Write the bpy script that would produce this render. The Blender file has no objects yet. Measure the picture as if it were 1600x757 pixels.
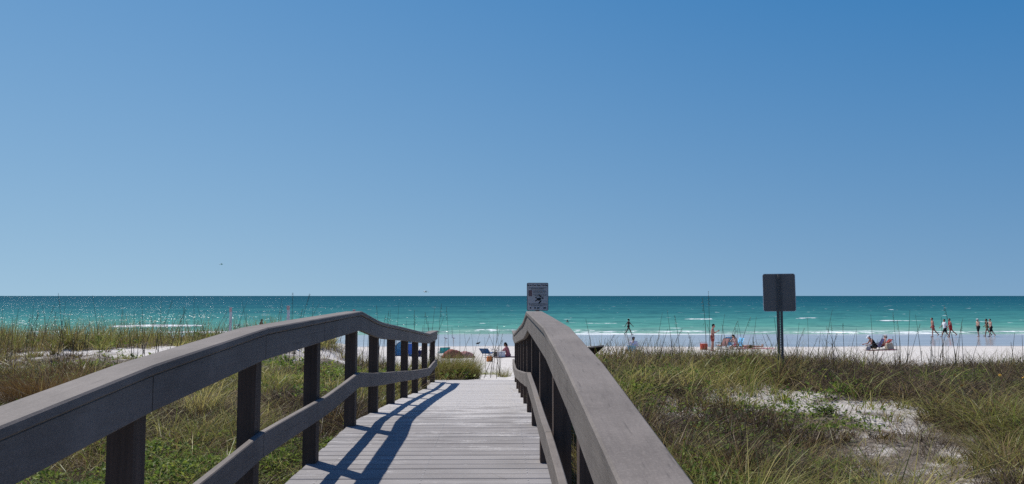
import bpy, bmesh, math, random
import numpy as np
from mathutils import Vector, Matrix, Quaternion

random.seed(11)
rng = np.random.default_rng(11)
scene = bpy.context.scene
C = scene.collection
R = math.radians
EYE = 4.0                     # eye height above the sea
F = 1200.0                    # focal length in photo pixels (1600 wide)
VX = 782.0                    # where the walk's direction vanishes
PITCH = math.atan((462.5 - 378.5) / F)
YAW = math.atan((800 - VX) / F)

# ------------------------------------------------------------------ helpers
def link(o):
    C.objects.link(o); return o

def tag(o, label=None, cat=None, group=None, kind=None):
    if label: o['label'] = label
    if cat: o['category'] = cat
    if group: o['group'] = group
    if kind: o['kind'] = kind
    return o

def thing(name, label, cat, loc=(0, 0, 0), rz=0.0, group=None):
    o = link(bpy.data.objects.new(name, None))
    o.empty_display_size = 0.2
    o.location = loc; o.rotation_euler = (0, 0, rz)
    return tag(o, label, cat, group)

class MB:
    """collects shapes for ONE mesh"""
    def __init__(s):
        s.v = []; s.f = []; s.m = []; s.sm = []
    def add(s, vs, fs, mat=0, smooth=False):
        n = len(s.v)
        s.v += [tuple(p) for p in vs]
        s.f += [tuple(i + n for i in f) for f in fs]
        s.m += [mat] * len(fs); s.sm += [smooth] * len(fs)
    def box(s, c, d, rot=None, mat=0, bevel=0.0):
        bm = bmesh.new()
        bmesh.ops.create_cube(bm, size=1.0)
        for v in bm.verts: v.co = Vector((v.co.x * d[0], v.co.y * d[1], v.co.z * d[2]))
        if bevel > 0:
            bmesh.ops.bevel(bm, geom=bm.edges[:], offset=bevel, segments=2, affect='EDGES', profile=0.6)
        M = Matrix.Translation(c)
        if rot is not None: M = M @ rot.to_4x4()
        bm.transform(M); s.bm(bm, mat)
    def bm(s, bm, mat=0, smooth=False):
        bm.verts.index_update()
        s.add([v.co for v in bm.verts], [[v.index for v in f.verts] for f in bm.faces], mat, smooth)
        bm.free()
    def tube(s, pts, rad, n=8, mat=0, caps=True, smooth=True):
        pts = [Vector(p) for p in pts]
        if not hasattr(rad, '__len__'): rad = [rad] * len(pts)
        vs = []; fs = []
        up = Vector((0, 0, 1))
        prev = None
        for i, p in enumerate(pts):
            d = (pts[min(i + 1, len(pts) - 1)] - pts[max(i - 1, 0)]).normalized()
            a = prev if prev is not None else (up if abs(d.z) < 0.9 else Vector((1, 0, 0)))
            x = (a - d * a.dot(d)).normalized(); prev = x
            y = d.cross(x)
            for k in range(n):
                t = 2 * math.pi * k / n
                vs.append(p + (x * math.cos(t) + y * math.sin(t)) * rad[i])
        for i in range(len(pts) - 1):
            for k in range(n):
                fs.append((i * n + k, i * n + (k + 1) % n, (i + 1) * n + (k + 1) % n, (i + 1) * n + k))
        if caps:
            fs.append(tuple(range(n - 1, -1, -1)))
            fs.append(tuple((len(pts) - 1) * n + k for k in range(n)))
        s.add(vs, fs, mat, smooth)
    def ball(s, c, r, mat=0, seg=14, rings=10, rot=None):
        if not hasattr(r, '__len__'): r = (r, r, r)
        bm = bmesh.new()
        bmesh.ops.create_uvsphere(bm, u_segments=seg, v_segments=rings, radius=1.0)
        M = Matrix.Translation(c)
        if rot is not None: M = M @ rot.to_4x4()
        bm.transform(M @ Matrix.Diagonal((r[0], r[1], r[2], 1)))
        s.bm(bm, mat, True)
    def capsule(s, a, ra, b, rb, mat=0, n=12):
        a = Vector(a); b = Vector(b); d = b - a
        L = d.length
        d = d / L if L > 1e-6 else Vector((0, 0, 1))
        pts = []; rad = []
        for t in (-85, -60, -30, 0):
            pts.append(a + d * ra * math.sin(R(t))); rad.append(ra * math.cos(R(t)))
        for t in (0, 30, 60, 85):
            pts.append(b + d * rb * math.sin(R(t))); rad.append(rb * math.cos(R(t)))
        s.tube(pts, rad, n, mat)
    def build(s, name, mats, parent=None):
        me = bpy.data.meshes.new(name)
        me.from_pydata(s.v, [], s.f)
        if not isinstance(mats, (list, tuple)): mats = [mats]
        for m in mats: me.materials.append(m)
        me.polygons.foreach_set('material_index', s.m)
        me.polygons.foreach_set('use_smooth', s.sm)
        me.update()
        o = link(bpy.data.objects.new(name, me))
        if parent is not None: o.parent = parent
        return o

def np_mesh(name, verts, faces, mat, smooth=False, attrs=None):
    """verts (N,3), faces (M,4) numpy"""
    me = bpy.data.meshes.new(name)
    nv = len(verts); nf = len(faces); k = faces.shape[1]
    me.vertices.add(nv); me.vertices.foreach_set('co', np.ascontiguousarray(verts, dtype=np.float32).ravel())
    me.loops.add(nf * k); me.loops.foreach_set('vertex_index', np.ascontiguousarray(faces, dtype=np.int32).ravel())
    me.polygons.add(nf); me.polygons.foreach_set('loop_start', np.arange(0, nf * k, k, dtype=np.int32))
    try: me.polygons.foreach_set('loop_total', np.full(nf, k, dtype=np.int32))
    except Exception: pass
    me.update(calc_edges=True)
    me.polygons.foreach_set('use_smooth', np.full(nf, smooth, dtype=bool))
    for an, av in (attrs or {}).items():
        a = me.attributes.new(an, 'FLOAT', 'POINT'); a.data.foreach_set('value', np.ascontiguousarray(av, dtype=np.float32))
    me.materials.append(mat)
    return link(bpy.data.objects.new(name, me))

# ------------------------------------------------------------------ numpy noise
def _hash(ix, iy, seed):
    h = (ix * 374761393 + iy * 668265263 + seed * 974634777) & 0xFFFFFFFF
    h = ((h ^ (h >> 13)) * 1274126177) & 0xFFFFFFFF
    return ((h ^ (h >> 16)) & 0xFFFF) / 65535.0
def vnoise(x, y, seed=0):
    x = np.asarray(x, float); y = np.asarray(y, float)
    ix = np.floor(x).astype(np.int64); iy = np.floor(y).astype(np.int64)
    fx = x - ix; fy = y - iy
    fx = fx * fx * (3 - 2 * fx); fy = fy * fy * (3 - 2 * fy)
    a = _hash(ix, iy, seed); b = _hash(ix + 1, iy, seed); c = _hash(ix, iy + 1, seed); d = _hash(ix + 1, iy + 1, seed)
    return (a * (1 - fx) + b * fx) * (1 - fy) + (c * (1 - fx) + d * fx) * fy
def fbm(x, y, seed=0, oct=4):
    s = 0; a = 0.5; t = 0
    for i in range(oct):
        s = s + a * vnoise(x * 2 ** i, y * 2 ** i, seed + i * 17); t += a; a *= 0.5
    return s / t
def sstep(a, b, x):
    t = np.clip((np.asarray(x, float) - a) / (b - a), 0, 1); return t * t * (3 - 2 * t)

# ------------------------------------------------------------------ terrain
BY = [45, 54, 62, 74, 82, 100, 140, 300, 1000]
BD = [3.47, 3.60, 3.74, 3.92, 4.04, 4.5, 5.5, 9, 14]
RY = [-40, -12, 0, 4, 7, 9, 11, 13.5, 16, 19, 24, 32] + BY
RD = [2.2, 1.9, 1.68, 1.56, 1.46, 1.40, 1.36, 1.26, 1.42, 1.9, 2.6, 3.15] + BD
CY = [-40, -12, 0, 10, 13, 15, 16.3, 17.5, 20, 25, 32, 38] + BY
CD = [2.4, 2.3, 2.2, 2.1, 1.98, 1.93, 1.87, 1.93, 2.15, 2.55, 3.05, 3.3] + BD
LY = [-40, -12, 0, 8, 12, 17, 22, 25, 29, 33, 38] + BY
LD = [2.4, 2.3, 2.15, 2.05, 1.93, 1.80, 1.70, 1.66, 1.68, 2.2, 3.05] + BD
def smooth_interp(y, ys, ds):
    o = 0
    for k, w in ((-0.8, 1), (-0.4, 2), (0, 3), (0.4, 2), (0.8, 1)):
        o = o + w * np.interp(y + k * (1 + np.clip(y, 0, 60) * 0.02), ys, ds)
    return o / 9
def H(x, y):
    x = np.asarray(x, float); y = np.asarray(y, float)
    dl = smooth_interp(y, LY, LD); dc = smooth_interp(y, CY, CD); dr = smooth_interp(y, RY, RD)
    # far to the right the crest lies a little lower
    dr = dr + 0.22 * sstep(3.5, 8, x) * np.exp(-((y - 14) / 5.0) ** 2)
    wob = (fbm(x * 0.5 + 9, y * 0.3, 5, 2) - 0.5) * 0.8
    sh_ = sstep(13, 21, y)
    wl = 1 - sstep(-3.6 - 3.2 * sh_, -1.6 - 1.1 * sh_, x + wob * np.clip((y - 12) / 6, 0, 1))
    widen = np.clip((y - 17) * 0.08, 0, 1.5)
    wr = sstep(0.45, 1.5, x - widen + wob * np.clip((y - 14) / 6, 0, 1))
    d = dl * wl + dr * wr + dc * np.clip(1 - wl - wr, 0, 1)
    duneness = 1 - sstep(26, 50, y)
    n = (fbm(x * 0.35, y * 0.35, 1, 3) - 0.5) * 0.30 + (fbm(x * 1.6, y * 1.6, 2, 3) - 0.5) * 0.13
    near = sstep(-1.9, -2.6, x) + sstep(0.7, 1.3, x)
    corr = np.where((x > -2) & (x < 0.8) & (y < 17), 0.25, 1.0)
    beach = (fbm(x * 0.9, y * 0.9, 4, 3) - 0.5) * 0.09 * (1 - sstep(48, 58, y)) + (fbm(x * 0.05, y * 0.08, 8, 2) - 0.5) * 0.15 + (fbm(x * 2.6, y * 2.6, 9, 2) - 0.5) * 0.09 * (1 - sstep(28, 50, y))
    return EYE - d + n * duneness * corr + beach * sstep(15, 24, y)
def Hs(x, y): return float(H(np.array([x]), np.array([y]))[0])

cp, sp = math.cos(PITCH), math.sin(PITCH)
def ray(px, py):
    a = (px - 800) / F; b = -(py - 378.5) / F
    v = Vector((a, cp - b * sp, sp + b * cp))
    c, s = math.cos(YAW), math.sin(YAW)
    return Vector((v.x * c + v.y * s, -v.x * s + v.y * c, v.z))
def on_ground(px, py):
    r = ray(px, py); t = np.linspace(1.5, 140, 6000)
    z = EYE + r.z * t; h = H(r.x * t, r.y * t)
    i = int(np.argmax(z < h)); return Vector((r.x * t[i], r.y * t[i], float(h[i])))
def at(px, py, Y):
    r = ray(px, py); t = Y / r.y
    return Vector((r.x * t, Y, EYE + r.z * t))
def spot(px, Y):
    """the ground point in column px at distance Y"""
    p = at(px, 500, Y); p.z = Hs(p.x, p.y); return p

# ------------------------------------------------------------------ materials
def new_mat(name):
    m = bpy.data.materials.new(name); m.use_nodes = True
    nt = m.node_tree; b = nt.nodes['Principled BSDF']
    return m, nt, b
def N(nt, t, **kw):
    n = nt.nodes.new(t)
    for k, v in kw.items(): setattr(n, k, v)
    return n
def ramp(nt, fac, stops, interp='LINEAR'):
    r = N(nt, 'ShaderNodeValToRGB'); cr = r.color_ramp; cr.interpolation = interp
    while len(cr.elements) > 1: cr.elements.remove(cr.elements[-1])
    cr.elements[0].position = stops[0][0]; cr.elements[0].color = (*stops[0][1], 1)
    for p, c in stops[1:]:
        e = cr.elements.new(p); e.color = (*c, 1)
    if fac is not None: nt.links.new(fac, r.inputs['Fac'])
    return r.outputs['Color']
def pos_map(nt, scale, obj=False):
    mp = N(nt, 'ShaderNodeMapping'); mp.inputs['Scale'].default_value = scale
    if obj:
        nt.links.new(N(nt, 'ShaderNodeTexCoord').outputs['Object'], mp.inputs['Vector'])
    else:
        nt.links.new(N(nt, 'ShaderNodeNewGeometry').outputs['Position'], mp.inputs['Vector'])
    return mp.outputs['Vector']
def noise(nt, vec, scale, detail=4, rough=0.55, out='Fac'):
    n = N(nt, 'ShaderNodeTexNoise'); n.inputs['Scale'].default_value = scale
    n.inputs['Detail'].default_value = detail; n.inputs['Roughness'].default_value = rough
    nt.links.new(vec, n.inputs['Vector']); return n.outputs[out]
def mathn(nt, op, a, b=None, c=None, clamp=False):
    m = N(nt, 'ShaderNodeMath', operation=op); m.use_clamp = clamp
    for i, v in enumerate((a, b, c)):
        if v is None: continue
        if isinstance(v, (int, float)): m.inputs[i].default_value = v
        else: nt.links.new(v, m.inputs[i])
    return m.outputs[0]
def maprange(nt, v, a, b, c=0.0, d=1.0, smooth=False):
    m = N(nt, 'ShaderNodeMapRange'); m.interpolation_type = 'SMOOTHSTEP' if smooth else 'LINEAR'
    for i, q in enumerate((a, b, c, d)): m.inputs[i + 1].default_value = q
    nt.links.new(v, m.inputs[0]); return m.outputs[0]
def mixc(nt, fac, a, b, mode='MIX'):
    m = N(nt, 'ShaderNodeMix', data_type='RGBA', blend_type=mode)
    for s, v in ((0, fac), (6, a), (7, b)):
        if isinstance(v, (int, float)): m.inputs[s].default_value = v
        elif isinstance(v, tuple): m.inputs[s].default_value = (*v, 1)
        else: nt.links.new(v, m.inputs[s])
    return m.outputs[2]
def bump(nt, b, h, strength=0.3, dist=0.01):
    n = N(nt, 'ShaderNodeBump'); n.inputs['Strength'].default_value = strength; n.inputs['Distance'].default_value = dist
    nt.links.new(h, n.inputs['Height']); nt.links.new(n.outputs['Normal'], b.inputs['Normal'])

def plain(name, col, rough=0.7, var=0.18, scale=8.0, spec=0.3, sheen=0.0, bumps=0.0):
    m, nt, b = new_mat(name)
    v = pos_map(nt, (1, 1, 1), True)
    n = noise(nt, v, scale, 5)
    lo = tuple(c * (1 - var) for c in col); hi = tuple(min(1, c * (1 + var)) for c in col)
    nt.links.new(ramp(nt, n, [(0.3, lo), (0.7, hi)]), b.inputs['Base Color'])
    b.inputs['Roughness'].default_value = rough; b.inputs['Specular IOR Level'].default_value = spec
    if bumps: bump(nt, b, n, bumps, 0.01)
    return m

def mat_sand():
    m, nt, b = new_mat('white_sand')
    p = pos_map(nt, (1, 1, 1))
    y = N(nt, 'ShaderNodeSeparateXYZ'); nt.links.new(p, y.inputs[0]); Y = y.outputs['Y']; Z = y.outputs['Z']
    big = noise(nt, p, 0.7, 5); fine = noise(nt, p, 45, 6, 0.7); mid = noise(nt, p, 5, 5, 0.65)
    sand = ramp(nt, mid, [(0.25, (0.46, 0.42, 0.37)), (0.5, (0.60, 0.565, 0.52)), (0.75, (0.66, 0.63, 0.59))])
    sand = mixc(nt, maprange(nt, fine, 0.35, 0.7, 0.0, 0.30), sand, (0.36, 0.31, 0.26))
    # grey-brown organic litter soil under the dune plants
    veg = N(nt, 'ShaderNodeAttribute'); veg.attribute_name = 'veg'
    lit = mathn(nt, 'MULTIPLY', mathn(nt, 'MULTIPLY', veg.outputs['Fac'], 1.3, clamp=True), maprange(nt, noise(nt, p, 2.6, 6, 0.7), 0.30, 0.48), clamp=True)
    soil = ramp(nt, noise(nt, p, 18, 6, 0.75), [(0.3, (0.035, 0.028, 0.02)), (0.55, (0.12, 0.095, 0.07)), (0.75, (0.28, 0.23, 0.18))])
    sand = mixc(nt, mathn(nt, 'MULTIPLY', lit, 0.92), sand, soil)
    dl = mathn(nt, 'MULTIPLY', maprange(nt, Y, 13, 17, 1.0, 0.0), maprange(nt, noise(nt, p, 6.0, 7, 0.8), 0.46, 0.62))
    sand = mixc(nt, mathn(nt, 'MULTIPLY', dl, 0.42), sand, (0.20, 0.16, 0.12))
    # wet sand near the water
    wob = mathn(nt, 'ADD', Y, mathn(nt, 'MULTIPLY', noise(nt, pos_map(nt, (0.05, 0.1, 0.1)), 1.0, 3), 6.0))
    wet = maprange(nt, wob, 56.6, 59.2, smooth=True)
    wv = noise(nt, pos_map(nt, (0.06, 0.55, 1)), 1.0, 5, 0.6)
    sand = mixc(nt, wet, sand, ramp(nt, wv, [(0.3, (0.26, 0.245, 0.235)), (0.7, (0.42, 0.395, 0.375))]))
    nt.links.new(sand, b.inputs['Base Color'])
    nt.links.new(maprange(nt, wet, 0, 1, 0.95, 0.16), b.inputs['Roughness'])
    nt.links.new(maprange(nt, wet, 0, 1, 0.12, 0.4), b.inputs['Specular IOR Level'])
    h = mathn(nt, 'ADD', mathn(nt, 'MULTIPLY', mid, 0.7), mathn(nt, 'MULTIPLY', fine, 0.15))
    bn = N(nt, 'ShaderNodeBump'); bn.inputs['Distance'].default_value = 0.12
    nt.links.new(maprange(nt, wet, 0, 1, 0.8, 0.02), bn.inputs['Strength'])
    nt.links.new(h, bn.inputs['Height']); nt.links.new(bn.outputs['Normal'], b.inputs['Normal'])
    return m

def mat_water():
    m, nt, b = new_mat('sea_water')
    p = pos_map(nt, (1, 1, 1))
    s = N(nt, 'ShaderNodeSeparateXYZ'); nt.links.new(p, s.inputs[0])
    q = mathn(nt, 'DIVIDE', 80.0, mathn(nt, 'MAXIMUM', s.outputs['Y'], 60.0))
    streak = noise(nt, pos_map(nt, (0.006, 0.03, 1)), 1.0, 3)
    q2 = mathn(nt, 'ADD', q, maprange(nt, streak, 0.3, 0.7, -0.09, 0.09))
    col = ramp(nt, q2, [(0.0, (0.006, 0.062, 0.092)), (0.15, (0.009, 0.080, 0.112)), (0.40, (0.026, 0.132, 0.146)),
                        (0.60, (0.052, 0.200, 0.188)), (0.80, (0.084, 0.258, 0.218)), (1.0, (0.19, 0.32, 0.27))])
    # foam: attribute at the shore and on breakers, thin scattered caps further out
    fa = N(nt, 'ShaderNodeAttribute'); fa.attribute_name = 'foam'
    fn = noise(nt, pos_map(nt, (0.8, 2.2, 1)), 1.0, 6, 0.7)
    foam = maprange(nt, mathn(nt, 'ADD', fa.outputs['Fac'], mathn(nt, 'MULTIPLY', mathn(nt, 'SUBTRACT', fn, 0.5), 1.1)), 0.42, 0.58)
    c1 = noise(nt, pos_map(nt, (0.22, 0.62, 1)), 1.0, 3, 0.6)
    c2 = noise(nt, pos_map(nt, (0.03, 0.06, 1)), 1.0, 2, 0.5)
    caps = maprange(nt, mathn(nt, 'ADD', c1, mathn(nt, 'MULTIPLY', c2, 0.25)), 0.815, 0.85)
    caps = mathn(nt, 'MULTIPLY', caps, 0.85)
    foam = mathn(nt, 'MAXIMUM', foam, caps, clamp=True)
    nt.links.new(mixc(nt, foam, col, (0.80, 0.82, 0.82)), b.inputs['Base Color'])
    b.inputs['Roughness'].default_value = 0.9; b.inputs['Specular IOR Level'].default_value = 0.0
    # wave facets: slopes taken straight from noise vectors, so distant water keeps its full roughness
    def slope(sc, amp):
        nz = N(nt, 'ShaderNodeTexNoise'); nz.inputs['Scale'].default_value = 1; nz.inputs['Detail'].default_value = 2.0
        nt.links.new(pos_map(nt, sc), nz.inputs['Vector'])
        sb = N(nt, 'ShaderNodeVectorMath', operation='SUBTRACT'); nt.links.new(nz.outputs['Color'], sb.inputs[0]); sb.inputs[1].default_value = (.5, .5, .5)
        ml = N(nt, 'ShaderNodeVectorMath', operation='MULTIPLY'); nt.links.new(sb.outputs[0], ml.inputs[0]); ml.inputs[1].default_value = (amp * .75, amp, 0)
        return ml.outputs[0]
    def facet(*sl):
        cur = N(nt, 'ShaderNodeNewGeometry').outputs['Normal']
        for q_ in sl:
            ad = N(nt, 'ShaderNodeVectorMath', operation='ADD'); nt.links.new(cur, ad.inputs[0]); nt.links.new(q_, ad.inputs[1]); cur = ad.outputs[0]
        no = N(nt, 'ShaderNodeVectorMath', operation='NORMALIZE'); nt.links.new(cur, no.inputs[0]); return no.outputs[0]
    s1 = slope((.20, .50, 1), 1.3); s2 = slope((1.6, 3.6, 1), 2.35); s3 = slope((.55, 1.0, 1), 1.4)
    nt.links.new(facet(s1, s3), b.inputs['Normal'])
    gl = N(nt, 'ShaderNodeBsdfGlossy'); gl.inputs['Roughness'].default_value = 0.13; nt.links.new(facet(s1, s2), gl.inputs['Normal'])
    mx = N(nt, 'ShaderNodeMixShader'); nt.links.new(maprange(nt, foam, 0, 1, .065, 0.0), mx.inputs[0])
    nt.links.new(b.outputs[0], mx.inputs[1]); nt.links.new(gl.outputs[0], mx.inputs[2]); nt.links.new(mx.outputs[0], nt.nodes['Material Output'].inputs['Surface'])
    return m

def wood(name, axis, lo, hi, tint=False, sandy=False, rough=0.75, speck=0.25, grain=1.0, streak=False):
    m, nt, b = new_mat(name)
    sc = [42, 42, 42]; sc[axis] = 1.6
    g = noise(nt, pos_map(nt, tuple(sc)), 1.0, 6, 0.7)
    fine = noise(nt, pos_map(nt, (1, 1, 1)), 130, 3, 0.7)
    big = noise(nt, pos_map(nt, (1, 1, 1)), 1.7, 4, 0.6)
    f = mathn(nt, 'ADD', mathn(nt, 'MULTIPLY', g, 0.6 * grain), mathn(nt, 'MULTIPLY', big, 1 - 0.6 * grain))
    col = ramp(nt, f, [(0.3, lo), (0.7, hi)])
    col = mixc(nt, maprange(nt, fine, 0.5, 0.72, 0.0, speck), col, tuple(c * 1.9 for c in hi))
    if streak:
        s2 = [70, 70, 70]; s2[axis] = 0.9
        cr = noise(nt, pos_map(nt, tuple(s2)), 1.0, 3, 0.5)
        wn = noise(nt, pos_map(nt, (3.5, 3.5, 3.5)), 1.0, 6, 0.7)
        col = mixc(nt, mathn(nt, 'MULTIPLY', maprange(nt, cr, 0.64, 0.72), 0.45), col, tuple(c * .45 for c in lo))
        col = mixc(nt, maprange(nt, wn, 0.50, 0.72, 0.0, 0.38), col, tuple(c * 1.45 for c in hi))
        col = mixc(nt, maprange(nt, wn, 0.42, 0.28, 0.0, 0.40), col, tuple(c * .65 for c in lo))
    if tint:
        a = N(nt, 'ShaderNodeAttribute'); a.attribute_name = 'tint'
        col = mixc(nt, 1.0, col, ramp(nt, a.outputs['Fac'], [(0, (0.86, 0.85, 0.85)), (1, (1.0, 1.0, 1.0))]), 'MULTIPLY')
    if sandy:
        s = N(nt, 'ShaderNodeSeparateXYZ'); nt.links.new(pos_map(nt, (1, 1, 1)), s.inputs[0])
        amt = maprange(nt, s.outputs['Y'], 4.0, 14.0, -0.08, 0.50)
        sn = mathn(nt, 'ADD', noise(nt, pos_map(nt, (1.5, 5, 1)), 1.0, 7, 0.72), amt)
        mk = maprange(nt, sn, 0.62, 0.74)
        mk = mathn(nt, 'MULTIPLY', mk, maprange(nt, noise(nt, pos_map(nt, (60, 60, 60)), 1.0, 3, 0.7), 0.3, 0.65))
        sp = maprange(nt, noise(nt, pos_map(nt, (7, 16, 1)), 1.0, 5, 0.7), 0.66, 0.71)
        mk = mathn(nt, 'MAXIMUM', mk, sp)
        col = mixc(nt, mathn(nt, 'MULTIPLY', mk, 0.9, clamp=True), col, (0.58, 0.55, 0.52))
    nt.links.new(col, b.inputs['Base Color'])
    b.inputs['Roughness'].default_value = rough; b.inputs['Specular IOR Level'].default_value = 0.35
    hh = mathn(nt, 'ADD', g, mathn(nt, 'MULTIPLY', fine, 0.5))
    bump(nt, b, hh, 0.35, 0.004)
    return m

def mat_leaf(name, stops, trans=0.35, rough=0.55, gloss=0.25):
    m, nt, b = new_mat(name)
    a = N(nt, 'ShaderNodeAttribute'); a.attribute_name = 'tint'
    col = ramp(nt, a.outputs['Fac'], stops)
    col = mixc(nt, maprange(nt, noise(nt, pos_map(nt, (1, 1, 1)), 30, 3), 0.35, 0.7, 0, 0.35), col, (0.10, 0.075, 0.035))
    nt.links.new(col, b.inputs['Base Color']); b.inputs['Roughness'].default_value = rough
    b.inputs['Specular IOR Level'].default_value = gloss
    t = N(nt, 'ShaderNodeBsdfTranslucent'); nt.links.new(col, t.inputs['Color'])
    mx = N(nt, 'ShaderNodeMixShader'); mx.inputs[0].default_value = trans
    nt.links.new(b.outputs[0], mx.inputs[1]); nt.links.new(t.outputs[0], mx.inputs[2])
    nt.links.new(mx.outputs[0], nt.nodes['Material Output'].inputs['Surface'])
    return m

M = {}
M['sand'] = mat_sand()
M['water'] = mat_water()
M['composite'] = wood('weathered_composite', 1, (0.108, 0.090, 0.077), (0.200, 0.172, 0.150), grain=0.6, streak=True)
M['post'] = wood('dark_timber', 2, (0.026, 0.016, 0.011), (0.115, 0.074, 0.054), speck=0.08, rough=0.7)
M['deck'] = wood('deck_plank', 0, (0.175, 0.160, 0.150), (0.325, 0.303, 0.288), tint=True, sandy=True)
M['joist'] = wood('under_timber', 1, (0.04, 0.032, 0.026), (0.09, 0.07, 0.055), speck=0.05)
M['grass'] = mat_leaf('dune_grass', [(0.0, (0.055, 0.036, 0.022)), (0.10, (0.14, 0.09, 0.05)), (0.24, (0.315, 0.215, 0.108)), (0.42, (0.325, 0.262, 0.086)),
                                     (0.62, (0.255, 0.270, 0.062)), (0.82, (0.195, 0.260, 0.050)), (1.0, (0.56, 0.48, 0.17))], 0.40, 0.45, 0.25)
M['dry'] = mat_leaf('dry_grass', [(0.0, (0.055, 0.042, 0.032)), (0.3, (0.16, 0.118, 0.082)), (0.6, (0.30, 0.215, 0.13)), (1.0, (0.52, 0.41, 0.26))], 0.35, 0.7, 0.1)
M['rust'] = mat_leaf('rust_grass', [(0.0, (0.055, 0.030, 0.015)), (0.5, (0.22, 0.120, 0.045)), (1.0, (0.34, 0.24, 0.09))], 0.4)
M['leaf'] = mat_leaf('cover_leaf', [(0.0, (0.050, 0.095, 0.020)), (0.5, (0.135, 0.225, 0.036)), (1.0, (0.32, 0.38, 0.065))], 0.46, 0.5, 0.15)
M['oat'] = mat_leaf('oat_stem', [(0.0, (0.055, 0.050, 0.030)), (1.0, (0.14, 0.11, 0.065))], 0.1)

# ------------------------------------------------------------------ the ground and the sea
def nonuni(lo, hi, step, outer, ratio=1.18):
    xs = list(np.arange(lo, hi + step / 2, step))
    s = step; x = hi
    while x < outer[1]: s *= ratio; x += s; xs.append(x)
    s = step; x = lo; pre = []
    while x > outer[0]: s *= ratio; x -= s; pre.append(x)
    return np.array(pre[::-1] + xs)
def grid(xs, ys):
    X, Y = np.meshgrid(xs, ys); nx, ny = len(xs), len(ys)
    i = np.arange(nx * ny).reshape(ny, nx)
    f = np.stack([i[:-1, :-1], i[:-1, 1:], i[1:, 1:], i[1:, :-1]], -1).reshape(-1, 4)
    return X.ravel(), Y.ravel(), f

# bare sand patches of the dune: (x, y, half width, half depth)
PATCH = [(3.85, 10.3, 1.12, 1.25), (4.7, 9.4, .75, 0.6), (4.3, 6.7, 0.34, 0.75), (4.2, 8.4, .42, .6), (2.25, 9.6, 0.35, 0.55), (4.8, 5.9, 0.68, 0.5),
         (-10.4, 23.4, 3.8, 2.2), (-7.0, 24.0, 2.8, 1.7), (7.2, 17.2, 1.6, 0.9), (9.5, 17.6, 1.4, 0.8), (-9.5, 14.5, 0.8, 0.7)]
def VEG(x, y):
    x = np.asarray(x, float); y = np.asarray(y, float)
    n = fbm(x * 0.9, y * 0.9, 31, 3); n2 = fbm(x * 2.6, y * 2.6, 34, 3)
    v = np.ones_like(x)
    for (px, py, a, b) in PATCH:
        d = np.sqrt(((x - px) / a) ** 2 + ((y - py) / b) ** 2) + ((n - 0.5) * 2.0 + (n2 - 0.5) * 1.8) * (1.0 if px > 0 else 0.55)
        v = v * sstep(0.55, 1.25, d)
    e = (fbm(x * 0.4, y * 0.2, 33, 3) - 0.5) * 5
    vr = 1 - sstep(17.0, 19.5, y + e)
    back = 7.0 * sstep(-8.0, -5.0, x)
    vl = 1 - sstep(31.5 - back, 34.5 - back, y + e)
    w = sstep(-1.2, 0.3, x - np.clip((y - 17) * -0.02, -1, 0))
    v = np.maximum(v, .17 * (x > .6) * (y < 13))
    v = v * (vl * (1 - w) + vr * w)
    # the trodden path past the end of the walk, and the strip below the deck
    pl = -0.62 - 0.10 * np.clip(y - 16, 0, 30) + (n - 0.5) * 1.0
    pr = 0.85 + 0.10 * np.clip(y - 16, 0, 30) + (n - 0.5) * 1.0
    path = sstep(pl - 0.3, pl + 0.2, x) * (1 - sstep(pr - 0.2, pr + 0.3, x)) * sstep(15.6, 16.4, y)
    v = v * (1 - path)
    under = sstep(-1.75, -1.5, x) * (1 - sstep(0.35, 0.55, x)) * (1 - sstep(16.2, 16.6, y))
    v = v * (1 - 0.93 * under)
    return v

def HSC(x, y):
    x = np.asarray(x, float); y = np.asarray(y, float); k = np.zeros_like(x)
    for (px, py, a, b) in PATCH:
        f = 1 - (b + 0.9) / py
        k = np.maximum(k, np.exp(-(((x - px * f) / (a * 1.25)) ** 2) ** 2 - (((y - py * f) / (b * .8 + 1.1)) ** 2) ** 2))
    low = sstep(-8.5, -5.5, x) * (x < -1) * sstep(12, 16, y)      # lower growth beside the far half of the left railing
    return (1 - np.where(x < 0, .80, .62) * k) * (1 - 0.28 * low)
def DARKL(x, y):
    # dead litter and creepers instead of grass close beside the near left railing
    x = np.asarray(x, float); y = np.asarray(y, float); w = (fbm(x * .9, y * .9, 35, 3) - .5) * 3
    return sstep(-6.0, -4.0, x + w) * (x < 0) * (1 - sstep(6.5, 9.0, y + w))
xs = nonuni(-15, 15, 0.10, (-900, 900)); ys = nonuni(-4, 27, 0.10, (-90, 420), 1.06)
gx, gy, gf = grid(xs, ys)
gz = H(gx, gy)
tag(np_mesh('ground', np.stack([gx, gy, gz], 1), gf, M['sand'], True, {'veg': np.maximum(VEG(gx, gy), 1.6 * DARKL(gx, gy))}),
    'white sand of the dunes and the beach', 'ground', kind='structure')

xs = nonuni(-75, 75, 0.7, (-22000, 22000), 1.22)
ys = np.concatenate([np.arange(66, 150, 0.30), np.geomspace(150.3, 600, 260), np.geomspace(610, 22000, 60)])
ox, oy, of = grid(xs, ys)
fade = 1 - sstep(150, 600, oy)
ph = fbm(ox * 0.03, oy * 0.05, 51, 3) * 9
amp = (0.5 + fbm(ox * 0.05, oy * 0.09, 52, 2))
swell = np.sin(oy * 0.78 + ph) * 0.075 + np.sin(oy * 1.7 + ph * 1.7 + ox * 0.12) * 0.035 + np.sin(oy * 2.9 - ox * 0.3 + ph) * 0.016
swell = swell * amp * fade * sstep(78, 92, oy)
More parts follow.
